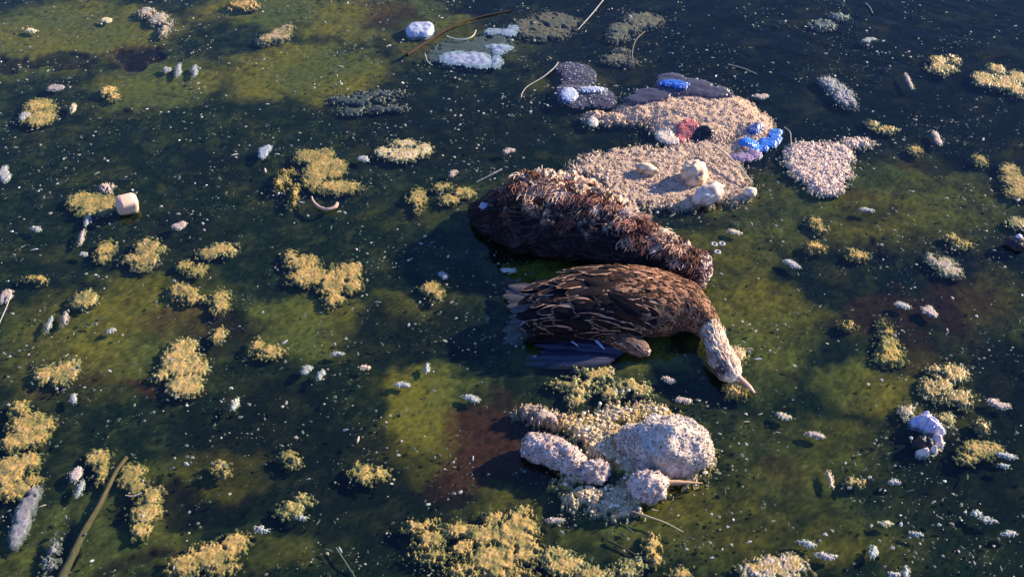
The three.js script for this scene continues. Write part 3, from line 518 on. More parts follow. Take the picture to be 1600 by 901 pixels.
/* clear bag and white plastic at the top */
{
  const p0 = gp(745, 75, 0), t = thing('plastic_bag', 'clear and white torn plastic bag right of the dark stick', 'plastic bag', p0);
  part('film', sheet([[735, 75, 52, 16], [700, 86, 30, 14], [775, 66, 24, 18]], -0.003, 0.002, { holes: 1.2, edge: 0.014 }, p0), new THREE.MeshPhysicalMaterial({ color: new THREE.Color(0.42, 0.46, 0.46), transmission: 0.8, thickness: 0, roughness: 0.45, ior: 1.15, side: THREE.DoubleSide }), t);
  const wcol = (x, z) => { const k = 0.85 + 0.25 * n2(x * 60, z * 110); return [0.34 * k, 0.39 * k, 0.50 * k]; };
  const w = (blobs, h = 0.012) => part('white_panel', crustGeo(blobs, { height: h * 0.25, width: 0.03, edge: 0.006, freq: 45, bump: 0, fold: 0.0012, foldF: 11, grain: 0.00005, low: -0.0004, keel: 0.002, cell: 0.0012, base: -0.001, sink: 0.0005, color: wcol }, p0), filmWhite, t);
  w([[715, 90, 28, 11], [740, 92, 26, 12], [752, 97, 18, 9]]); w([[776, 96, 10, 10]]); w([[785, 74, 16, 6], [778, 80, 10, 5], [772, 72, 14, 4]]); w([[772, 48, 14, 5], [795, 50, 14, 6], [802, 44, 8, 6]], 0.008);
  const rim = (pts, r) => part('rim', strand(pts.map(([x, y]) => gp(x, y, 0.002).sub(p0)), r, r * 0.7, () => [0.42, 0.46, 0.36], 16, 5), filmWhite, t);
  rim([[698, 58], [710, 62], [725, 63], [738, 58], [744, 48]], 0.0022); rim([[664, 85], [668, 97], [676, 104]], 0.0016);
}
{
  const p0 = gp(657, 48, 0), t = thing('plastic_piece', 'small white square plastic piece left of the dark stick', 'plastic piece', p0);
  const g = crustGeo([[650, 46, 16, 11], [662, 46, 16, 11], [668, 44, 10, 10], [644, 47, 9, 10]], { height: 0.010, width: 0.012, edge: 0.0014, bump: 0, fold: 0.0012, foldF: 16, grain: 0.0001, cell: 0.0011, base: 0, color: () => [0.40, 0.44, 0.54] }, p0);
  part('shell', g, filmWhite, t);
}
/* crumpled wrapper on the right */
{
  const p0 = gp(1450, 675, 0), t = thing('wrapper', 'crumpled blue-white wrapper with a black inside on the right', 'wrapper', p0);
  part('foil', crustGeo([[1440, 660, 16, 9], [1455, 665, 18, 10], [1448, 652, 9, 7], [1466, 672, 10, 8]], { height: 0.016, width: 0.016, edge: 0.004, bump: 0, fold: 0.0048, foldF: 34, grain: 0.0003, cell: 0.0011, color: (x, z) => { const k = clamp(0.5 + n2(x * 90, z * 90)); return mix3([0.62, 0.58, 0.66], [0.34, 0.36, 0.62], k); } }, p0), filmWhite, t);
  part('lining', crustGeo([[1443, 692, 13, 9], [1452, 695, 10, 9]], { height: 0.01, width: 0.01, edge: 0.003, color: () => [0.008, 0.008, 0.014] }, p0), wetMat, t, null, 'black lining');
  part('rim', crustGeo([[1466, 690, 8, 8], [1460, 702, 6, 4], [1444, 707, 10, 4]], { height: 0.012, width: 0.008, edge: 0.003, color: () => [0.72, 0.58, 0.55] }, p0), filmWhite, t, null, 'pinkish torn rim');
}
{
  const p0 = gp(1588, 382, 0), t = thing('dark_lump', 'black lump with a white dot cut by the right edge', 'litter', p0);
  part('body', lump(0.022, 0.014, 0.018, 3, 0.25, 0.06, 4, () => [0.012, 0.012, 0.02]), wetMat, t);
  part('white_dot', lump(0.006, 0.005, 0.005, 4, 0.2, 0.05, 2, () => [0.75, 0.76, 0.8]), filmWhite, t, new THREE.Vector3(0.004, 0.014, -0.006));
}
/* the block */
{
  const p0 = gp(200, 326, 0), t = thing('foam_block', 'pink and white block floating right of the olive algae', 'block', p0);
  const g = new RoundedBoxGeometry(0.040, 0.036, 0.034, 5, 0.010); g.deleteAttribute('uv');
  const p = g.attributes.position; for (let i = 0; i < p.count; i++) { const v = new THREE.Vector3().fromBufferAttribute(p, i); const k = 1 + 0.05 * n3(v.x * 60, v.y * 60, v.z * 60); p.setXYZ(i, v.x * k, v.y * k, v.z * k); }
  paint(g, (x, y, z) => { const k = 1 + 0.08 * n3(x * 200, y * 200, z * 200); return mix3([0.80, 0.58, 0.42], [0.62, 0.33, 0.25], sstep(0.3, -0.5, 0.4 * n2(x * 30, z * 30) + x * 22)).map((c) => c * k); });
  g.computeVertexNormals();
  const m = part('body', g, lumpMat, t, new THREE.Vector3(0, 0.011, 0)); m.rotation.set(0.25, 0.45, -0.2);
}
algae('small pink scrap above the block', [[163, 293, 10, 5], [170, 295, 6, 5]], { group: 'small scraps', name: 'scrap', cat: 'scrap', a: [0.7, 0.5, 0.42], b: [0.5, 0.36, 0.3], c: [0.8, 0.65, 0.55], height: 0.006 });

/* ---------------- stems, straws, sticks ---------------- */
function stem(name, label, cat, pts, r0, r1, color, mat = crustMat) {
  const V = pts.map(([x, y, h = 0.002]) => gp(x, y, h)), p0 = V[0].clone(); p0.y = 0;
  return solo(name, strand(V.map((v) => v.sub(p0)), r0, r1, (t) => { const k = 0.85 + 0.3 * R0(); return color.map((c) => c * k); }, 26, 6), mat, label, cat, p0, 'stems and sticks in the water');
}
stem('reed', 'thick olive reed stalk slanting up from the bottom left', 'reed', [[88, 905, -0.009], [108, 870, -0.006], [130, 826, -0.0045], [155, 785, -0.003], [172, 752, -0.001], [182, 735, 0.001], [198, 715, 0.002]], 0.0068, 0.003, [0.085, 0.068, 0.028]);
stem('stick', 'dark reddish stick slanting between the white piece and the clear bag', 'stick', [[636, 86], [665, 68], [700, 46], [740, 30], [800, 17]], 0.0034, 0.0015, [0.045, 0.022, 0.02]);
stem('straw', 'long thin pale straw cut by the top edge', 'straw', [[903, 48, 0.003], [925, 26, 0.008], [948, 0, 0.012], [955, -6, 0.013]], 0.0012, 0.0016, [0.4, 0.38, 0.34]);
stem('straw', 'thin forked pale straw left of the bag flap', 'straw', [[814, 150], [822, 138], [850, 122, 0.005], [868, 108, 0.008], [872, 103, 0.01]], 0.001, 0.0016, [0.36, 0.34, 0.31]);
stem('straw', 'hair-thin curved stem in the dark water above the bag', 'straw', [[1008, 50], [995, 62], [989, 78], [990, 95], [1002, 105]], 0.0011, 0.0009, [0.2, 0.2, 0.17]);
stem('straw', 'pale straight twig lying on the right of the debris mat', 'straw', [[1112, 238, 0.02], [1135, 255, 0.02], [1158, 275, 0.016], [1174, 292, 0.01]], 0.0022, 0.0014, [0.62, 0.5, 0.36]);
stem('straw', 'thin brown straw trailing right from the lower scum mat', 'straw', [[985, 800, 0.004], [1010, 808, 0.003], [1040, 818, 0.002], [1068, 832, 0.001]], 0.0014, 0.001, [0.42, 0.34, 0.22]);
stem('straw', 'short curved stem right of the bag tip', 'straw', [[1226, 200], [1234, 210, 0.006], [1236, 225, 0.004], [1240, 240]], 0.0012, 0.001, [0.34, 0.32, 0.28]);
stem('straw', 'faint thin stem under the lower middle water', 'straw', [[524, 852, -0.006], [536, 870, -0.006], [548, 888, -0.008], [560, 906, -0.01]], 0.0012, 0.001, [0.16, 0.17, 0.12]);
stem('straw', 'thin grey straw hanging from the white scrap at the left edge', 'straw', [[18, 462, 0.006], [10, 480], [3, 496], [-4, 512]], 0.0012, 0.0008, [0.4, 0.38, 0.35]);
stem('straw', 'pale pink straw beside the upright yellow clump', 'straw', [[196, 775], [208, 777, 0.003], [222, 773, 0.005]], 0.0008, 0.0014, [0.6, 0.48, 0.36]);
stem('straw', 'pale straw sticking out over the tail of the brown carcass', 'straw', [[745, 297, 0.02], [765, 292, 0.028], [785, 286, 0.035]], 0.0014, 0.0018, [0.66, 0.55, 0.42]);
stem('straw', 'thin dark twig leading to the orange upright clump', 'straw', [[950, 840, -0.006], [980, 855, -0.006], [1010, 872, -0.008]], 0.0016, 0.001, [0.05, 0.04, 0.03]);
stem('straw', 'small pale stick slanting in the upper right water', 'straw', [[1138, 102], [1160, 108, 0.003], [1183, 117]], 0.0022, 0.0014, [0.26, 0.27, 0.25]);
stem('straw', 'thin grey fibre near the top edge on the right', 'straw', [[1353, 6], [1360, 14, 0.003], [1364, 22]], 0.0014, 0.001, [0.26, 0.27, 0.28]);
stem('shred', 'curled pink shred below the olive clump with the yellow bar', 'shred', [[487, 310, 0.004], [490, 318, 0.005], [500, 327, 0.005], [512, 330, 0.005], [524, 326, 0.005], [527, 320, 0.004]], 0.0019, 0.0038, [0.52, 0.35, 0.28]);

/* ---------------- countable flakes ---------------- */
const WHITE = [0.44, 0.44, 0.415], PINKW = [0.54, 0.42, 0.36], CREAM = [0.74, 0.62, 0.36], DULL = [0.36, 0.38, 0.36];
const flakeMat = std({ roughness: 0.6 });
let fk = 0;
function flake(label, px, py, w, h, ang, c) {
  w *= 0.76; h *= 0.76; const r = rng(++fk * 77), p = gp(px, py, 0), bl = [], ca = Math.cos(ang * Math.PI / 180), sa = Math.sin(ang * Math.PI / 180), n = Math.max(w, h) > 18 ? 5 : 3;
  for (let i = 0; i < n; i++) {
    const t = i / (n - 1) - 0.5, along = w > h, u = (along ? t * w * 0.62 : (r() - 0.5) * w * 0.4), v = (along ? (r() - 0.5) * h * 0.5 : t * h * 0.62), q = 0.3 + 0.14 * r();
    bl.push([px + u * ca - v * sa, py + u * sa + v * ca, Math.max(2.2, (along ? w * 0.9 / n + h * 0.14 : w * q)), Math.max(1.8, (along ? h * q : h * 0.9 / n + w * 0.1))]);
  }
  const g = crustGeo(bl, { height: 0.0011, width: 0.004, edge: 0.0042, freq: 170, bump: 0.0006, bumpSize: 0.004, grain: 0.0003, cell: 0.0008, sink: 0, low: -0.0002, keel: 0.0014, color: (x, z) => { const k = 0.78 + 0.35 * n2(x * 260 + fk, z * 260); return c.map((v) => v * k); } }, p);
  return solo('flake', g, flakeMat, label, 'flake', p, 'pale flakes floating on the water');
}
[
  ['pale pink flake alone in dark water right of the block', 279, 353, 19, 15, 0, PINKW], ['upright white flake below the olive clump by the block', 127, 370, 7, 26, 12, PINKW],
  ['white flake between the olive clump and the upright flake', 135, 344, 9, 14, 0, WHITE], ['slanted white flake left of the upright flake', 55, 357, 14, 7, 45, WHITE], ['white crumb below the upright flake', 130, 397, 10, 7, 0, WHITE],
  ['white curl left of the straw-flecked clump', 568, 247, 16, 9, 20, WHITE], ['pale grain left of the tail of the brown carcass', 708, 270, 14, 6, -35, PINKW], ['tan scrap above the tail of the brown carcass', 795, 235, 16, 9, 0, PINKW],
  ['tan three-cornered flake right of the brown carcass', 1148, 361, 20, 8, 10, [0.6, 0.5, 0.36]], ['large white slanted flake near the right edge', 1562, 630, 42, 12, 25, PINKW], ['oval white flake left of the pink ragged flake', 1411, 476, 22, 10, 12, WHITE],
  ['pink ragged flake over the rust-brown weed', 1454, 485, 28, 15, 30, PINKW], ['white oblong flake below the duck tail, over the weed', 736, 622, 22, 10, 15, WHITE], ['white ragged flake at the top corner of the green weed square', 628, 600, 20, 9, 10, WHITE],
  ['small upright white flake left of the duck wing', 667, 575, 6, 12, 5, WHITE], ['bright orange-white splinter in the middle dark water', 570, 573, 13, 6, 15, [0.85, 0.6, 0.42]], ['thin white bar in the middle dark water', 527, 552, 16, 4, 0, WHITE],
  ['grey-white crumb cluster below the golden lump with a tail', 478, 576, 15, 14, -30, DULL], ['white ragged crumb right of the grey crumb cluster', 500, 584, 11, 13, 40, WHITE], ['pale knob right of the large golden clump foot', 366, 631, 14, 15, 0, [0.6, 0.6, 0.48]],
  ['white knob with a tail under the joined ochre patches', 113, 622, 12, 12, 0, WHITE], ['yellow-white curl near the top left', 165, 32, 14, 11, 20, CREAM], ['cream flake near the top left corner', 48, 47, 16, 7, 5, CREAM], ['pale upright flake, middle of three in the upper left weed', 277, 109, 12, 18, 0, DULL],
  ['grey flake, left of three in the upper left weed', 260, 108, 11, 9, 0, DULL], ['grey flake, right of three in the upper left weed', 303, 110, 9, 16, 0, DULL], ['mauve-grey scrap above the white-flecked ochre clump', 86, 136, 30, 11, -10, [0.42, 0.36, 0.34]],
  ['yellow-white grain right of the white-flecked ochre clump', 114, 168, 7, 12, -20, CREAM], ['whitish blue wisp left of the olive clump with the yellow bar', 412, 236, 18, 26, 25, [0.4, 0.44, 0.5]], ['tan-white scrap right of the bag back', 1190, 149, 20, 10, 10, PINKW],
  ['pink curled flake in the blue upper right water', 1421, 126, 7, 22, -25, PINKW], ['dim grey flake pair in the blue water near the top', 1359, 62, 20, 8, -30, DULL], ['ragged white shred over the green weed on the right', 1238, 412, 34, 8, 32, WHITE], ['thin white sliver over the green weed on the right', 1355, 327, 20, 4, 5, WHITE],
  ['bright cream grain in the lower right dark water', 1384, 817, 14, 8, 5, CREAM], ['white flake above the cream grain', 1398, 752, 15, 8, 0, WHITE], ['white flake right of the cream grain', 1433, 834, 15, 7, 10, WHITE], ['white arched flake near the lower right edge', 1578, 833, 18, 10, 0, WHITE],
  ['long white splinter left of the arched flake', 1545, 812, 22, 6, 30, WHITE], ['white ragged flake at the head of the long splinter', 1527, 801, 12, 10, 0, WHITE], ['green-white crumb group near the bottom right', 1366, 862, 14, 15, 0, [0.5, 0.55, 0.48]], ['pinkish arched shred near the bottom edge on the right', 1292, 868, 34, 8, 14, [0.52, 0.47, 0.44]],
  ['grey-white shred above the pink and tan bottom clump', 1262, 848, 22, 9, 25, DULL], ['upright orange-pink splinter in the lower right', 1298, 748, 6, 20, -20, [0.75, 0.52, 0.36]], ['pinkish shred pair below the pale lumps, over dark water', 868, 812, 20, 9, 20, PINKW],
  ['white sliver at the right end of the olive-yellow clump', 1573, 712, 34, 9, 10, WHITE], ['small white flake under the sliver', 1570, 727, 13, 8, 0, WHITE], ['pinkish grey scrap left of the lower weed patch', 1275, 678, 32, 10, 15, PINKW], ['tan scrap over the right weed left of the wrapper', 1226, 650, 26, 10, 25, [0.56, 0.47, 0.34]],
  ['pinkish white scrap with a straw at the left edge', 8, 462, 24, 18, -30, PINKW], ['white scrap cut by the left edge', 5, 272, 18, 30, -20, WHITE], ['thin upright white splinter, left of two under the grey-green disc', 76, 505, 6, 20, 12, WHITE], ['thin upright pink splinter, right of two under the grey-green disc', 101, 497, 6, 18, -10, PINKW],
  ['white crumb right of the two splinters', 172, 515, 12, 9, -30, WHITE], ['pinkish tan upright scrap in the upper right blue water', 1465, 215, 14, 20, -10, PINKW], ['pinkish flake above the big pale lump', 1045, 592, 18, 9, 10, PINKW], ['pale scrap right of the tufted spread', 1068, 626, 22, 11, 15, PINKW],
  ['white crumb between the duck and the brown carcass at their left', 795, 421, 20, 10, 0, [0.7, 0.6, 0.5]], ['pink knob at the foot of the yellow reed clump', 118, 740, 22, 24, 30, [0.6, 0.48, 0.42]], ['grey-white scrap under the pink knob', 123, 763, 13, 22, 10, DULL], ['white fleck on the white-flecked ochre clump', 37, 180, 16, 12, -20, WHITE],
  ['large white pebble-like flake left of the duck tail', 692, 430, 14, 9, 35, WHITE], ['white curl at the lower left of the dark water', 408, 826, 17, 8, 25, WHITE], ['white crumb on the dark water right of the reed', 471, 809, 10, 7, 10, WHITE], ['white flake near the bottom edge right side', 1398, 896, 14, 9, 0, WHITE], ['white curled flake near the bottom edge right side', 1416, 893, 12, 14, 35, WHITE],
].forEach((a) => flake(...a));
{ // ring of white bubbles right of the carcass
  const p0 = gp(1122, 389, 0), t = thing('foam_cluster', 'white cluster of foam rings right of the brown carcass', 'foam', p0);
  for (const [x, y, r] of [[1116, 383, 6], [1128, 382, 6], [1121, 395, 6]]) { const g = new THREE.TorusGeometry(0.0046, 0.0022, 8, 18).rotateX(Math.PI / 2); g.deleteAttribute('uv'); part('foam_ring', paint(g, (a, b, c) => { const k = 0.85 + 0.3 * n3(a * 500, b * 500, c * 500); return WHITE.map((v) => v * k); }), flakeMat, t, gp(x, y, 0.002).sub(p0)); }
}

/* ---------------- specks nobody could count ---------------- */
function specks(name, label, n, seed, y0, y1, sMin, sMax, cols, mat, dens) {
  const r = rng(seed), g = new THREE.IcosahedronGeometry(1, 1), p = g.attributes.position;
  for (let i = 0; i < p.count; i++) { const v = new THREE.Vector3().fromBufferAttribute(p, i), k = 1 + 0.45 * n3(v.x * 1.4 + seed, v.y * 1.4, v.z * 1.4); p.setXYZ(i, v.x * k, v.y * k * 0.5, v.z * k); }
  g.deleteAttribute('uv'); g.computeVertexNormals();
  const L = [], o = new THREE.Object3D();
  while (L.length < n) {
    const x = (r() - 0.5) * 3.4, z = (r() - 0.5) * 2.8 - 0.1;
    if (r() > clamp(0.24 + dens * fbm(x, z, 4.5, 3) + 0.7 * n2(x * 15 + z * 4, z * 22))) continue;
    const s = sMin + (sMax - sMin) * Math.pow(r(), 4.5), e = r() < 0.1 ? 1.6 + 1.6 * r() : 1 + r() * 0.6;
    o.position.set(x, mix(y0, y1, r()), z); o.rotation.set((r() - 0.5) * 0.5, r() * 6.28, (r() - 0.5) * 0.5); o.scale.set(s * e, s * 0.8, s / Math.sqrt(e)); o.updateMatrix();
    const c = cols[Math.floor(r() * cols.length)], k = 0.5 + 0.65 * r(); L.push([o.matrix.clone(), new THREE.Color().setRGB(c[0] * k, c[1] * k, c[2] * k)]);
  }
  const m = new THREE.InstancedMesh(g, mat, n); m.name = name; L.forEach(([M, c], i) => { m.setMatrixAt(i, M); m.setColorAt(i, c); });
  shade(m); scene.add(m); tag(m, label, 'specks', null, 'stuff');
}
const speckMat = new THREE.MeshStandardMaterial({ roughness: 0.7 });
specks('floating_specks', 'tiny pale specks scattered all over the water', 18000, 21, 0, 0.0005, 0.0005, 0.0032, [[0.55, 0.55, 0.52], [0.5, 0.42, 0.36], [0.34, 0.32, 0.24], [0.22, 0.24, 0.20], [0.15, 0.17, 0.14], [0.15, 0.17, 0.14]], speckMat, 1.1);
specks('suspended_specks', 'dim grey-green specks hanging just under the water', 22000, 22, -0.007, -0.002, 0.0005, 0.0026, [[0.13, 0.15, 0.11], [0.08, 0.11, 0.07], [0.20, 0.20, 0.17]], speckMat, 0.8);

/* ---------------- the brown carcass ---------------- */
{
  const st = [[gp(736, 320, 0.002), 0.012, 0.006], [gp(762, 330, 0.008), 0.055, 0.026], [gp(800, 340, 0.018), 0.088, 0.048], [gp(828, 346, 0.026), 0.1, 0.064], [gp(870, 354, 0.030), 0.102, 0.066], [gp(918, 368, 0.03), 0.092, 0.06], [gp(970, 388, 0.026), 0.072, 0.05], [gp(1020, 410, 0.022), 0.048, 0.041], [gp(1052, 426, 0.022), 0.042, 0.037], [gp(1082, 437, 0.019), 0.036, 0.032], [gp(1097, 442, 0.016), 0.022, 0.02], [gp(1104, 444, 0.014), 0.006, 0.006]];
  const p0 = gp(920, 366, 0), t = thing('bird_carcass', 'matted brown carcass of a bird lying behind the duck', 'bird', p0);
  const crest = (u, th) => sstep(0.16, 0.22, u) * sstep(0.35, 0.8, Math.sin(th));
  const disp = (p, u, th) => 0.006 * n3(p.x * 18, p.y * 18, p.z * 18) + (0.003 + 0.006 * crest(u, th)) * n3(p.x * 45, p.y * 45, p.z * 45) + (0.0015 + 0.004 * crest(u, th)) * n3(p.x * 110, p.y * 110, p.z * 110) + 0.0016 * n3(p.x * 300, p.y * 300, p.z * 300);
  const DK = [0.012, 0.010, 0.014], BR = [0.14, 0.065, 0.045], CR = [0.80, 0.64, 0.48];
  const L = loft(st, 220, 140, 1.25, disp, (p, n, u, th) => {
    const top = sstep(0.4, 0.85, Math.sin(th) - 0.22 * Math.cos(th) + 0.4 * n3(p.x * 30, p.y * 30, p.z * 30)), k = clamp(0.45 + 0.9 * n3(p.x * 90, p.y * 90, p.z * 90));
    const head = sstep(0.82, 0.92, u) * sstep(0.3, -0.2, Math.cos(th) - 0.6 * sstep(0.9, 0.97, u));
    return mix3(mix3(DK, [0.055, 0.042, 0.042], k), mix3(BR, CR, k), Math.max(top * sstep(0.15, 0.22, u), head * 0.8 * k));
  });
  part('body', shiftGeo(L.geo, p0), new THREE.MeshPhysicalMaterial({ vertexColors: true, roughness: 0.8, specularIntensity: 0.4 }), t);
  const r = rng(404);
  const tuftColors = [[0.58, 0.38, 0.27], [0.15, 0.065, 0.045], [0.84, 0.66, 0.50], [0.24, 0.11, 0.078], [0.045, 0.023, 0.019], [0.36, 0.17, 0.125]];
  const curl = (len, up, ph, amp, ang) => { const pts = []; for (let k = 0; k < 5; k++) { const q = k / 4; pts.push(new THREE.Vector3(Math.cos(ang) * len * q - Math.sin(ang) * amp * Math.sin(ph + q * 4.5), -0.002 + up * Math.sin(q * 2.6) + 0.001 * Math.sin(ph * 3 + q * 7), Math.sin(ang) * len * q + Math.cos(ang) * amp * Math.sin(ph + q * 4.5))); } return pts; };
  const tuftGeo = tuftColors.map((c) => { // six kinds of matted curl, lying along +x
    const gs = []; for (let i = 0; i < 16; i++) gs.push(strand(curl(0.013 + 0.019 * r(), 0.0015 + 0.0035 * r(), r() * 6, 0.002 + 0.003 * r(), (r() - 0.5) * 0.9).map((q, i, a) => (i === 0 ? (a.off = (r() - 0.5) * 0.014) : 0, q.z += a.off, q)), 0.00095, 0.0004, (s) => { const v = 0.75 + 0.5 * r(); return c.map((e) => e * v); }, 7, 4));
    return mergeGeometries(gs);
  });
  const tm = new THREE.MeshPhysicalMaterial({ vertexColors: true, roughness: 0.9, specularIntensity: 0.35, side: THREE.DoubleSide });
  const orient = (m, s, droop, yaw) => { // lie on the surface, running down its side
    const dir = s.S.clone().multiplyScalar(Math.cos(yaw)).addScaledVector(s.T, Math.sin(yaw)); dir.addScaledVector(s.n, -dir.dot(s.n)).normalize(); dir.addScaledVector(s.n, droop).normalize();
    const z = new THREE.Vector3().crossVectors(dir, s.n).normalize(), y = new THREE.Vector3().crossVectors(z, dir);
    m.quaternion.setFromRotationMatrix(new THREE.Matrix4().makeBasis(dir, y, z)); m.position.copy(s.p).sub(p0);
  };
  for (let i = 0; i < 290; i++) {
    const u = 0.17 + 0.68 * r(), th = Math.PI / 2 + (r() + r() - 1.1) * 0.8, s = L.sample(u, th), clot = n3(s.p.x * 28, s.p.y * 28, s.p.z * 28 + 4);
    const k = th > 1.25 ? (clot > 0.18 ? (r() < 0.45 ? 0 : 2) : r() < 0.35 ? 5 : r() < 0.45 ? 1 : r() < 0.6 ? 3 : 4) : (clot > 0.4 ? 0 : r() < 0.55 ? 4 : r() < 0.6 ? 1 : 3);
    const m = part('tuft', tuftGeo[k], tm, t); orient(m, s, 0.18 * r(), (r() - 0.5) * 1.4 + 2.2 * n3(s.p.x * 14, s.p.y * 14, s.p.z * 14)); m.scale.setScalar(0.7 + 0.75 * r());
  }
  // dark wet fibres combed along the shaded flank and curls on the head end
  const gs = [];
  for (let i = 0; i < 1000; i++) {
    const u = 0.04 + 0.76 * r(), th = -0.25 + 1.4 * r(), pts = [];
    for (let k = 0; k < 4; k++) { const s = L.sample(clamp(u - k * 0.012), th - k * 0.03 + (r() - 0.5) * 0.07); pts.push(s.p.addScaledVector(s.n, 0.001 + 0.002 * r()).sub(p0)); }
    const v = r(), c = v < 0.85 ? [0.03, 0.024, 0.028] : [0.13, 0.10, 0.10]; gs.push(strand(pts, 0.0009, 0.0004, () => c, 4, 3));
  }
  for (let i = 0; i < 480; i++) {
    const u = 0.84 + 0.155 * r(), th = r() * 6.28, s = L.sample(u, th), a = r() * 6.28, rr = 0.0025 + 0.003 * r(), pts = [];
    for (let k = 0; k < 5; k++) pts.push(s.p.clone().addScaledVector(s.n, 0.001 + 0.004 * Math.sin(k * 0.8)).addScaledVector(s.T, rr * Math.cos(a + k * 1.1)).addScaledVector(s.S, rr * Math.sin(a + k * 1.1)).sub(p0));
    const near = Math.cos(th) > 0.2 && u < 0.93, v = r() * (near ? 0.5 : 1), c = v < 0.35 ? [0.16, 0.095, 0.085] : v < 0.7 ? [0.55, 0.40, 0.34] : [0.8, 0.66, 0.58]; gs.push(strand(pts, 0.0015, 0.0009, () => c, 6, 4));
  }
  for (let i = 0; i < 1700; i++) { // short broken quills and fluff along the ridge
    const u = 0.155 + 0.70 * r(), th = Math.PI / 2 + (r() + r() - 1.02) * 0.7, s = L.sample(u, th), d = new THREE.Vector3(r() - 0.5, r() * 0.6, r() - 0.5).normalize(), len = 0.004 + 0.007 * r();
    const q = (k, w) => s.p.clone().addScaledVector(d, len * k).addScaledVector(s.n, w).sub(p0);
    const clot = n3(s.p.x * 28, s.p.y * 28, s.p.z * 28 + 4), v = r() + 0.6 * clot - 0.15, c = v < 0.45 ? [0.07, 0.032, 0.024] : v < 0.75 ? [0.32, 0.165, 0.12] : v < 1.2 ? [0.84, 0.70, 0.54] : [0.72, 0.66, 0.36]; gs.push(strand([q(0, -0.001), q(0.5, 0.003), q(1, 0.001)], 0.0014, 0.0008, () => c, 4, 4));
  }
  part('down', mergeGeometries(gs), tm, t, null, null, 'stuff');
  part('pale_scrap', lump(0.013, 0.006, 0.01, 31, 0.35, 0.1, 3, () => [0.34, 0.33, 0.44]), flakeMat, t, L.sample(0.12, 1.0).p.sub(p0), 'grey-lilac scrap near the tail');
}

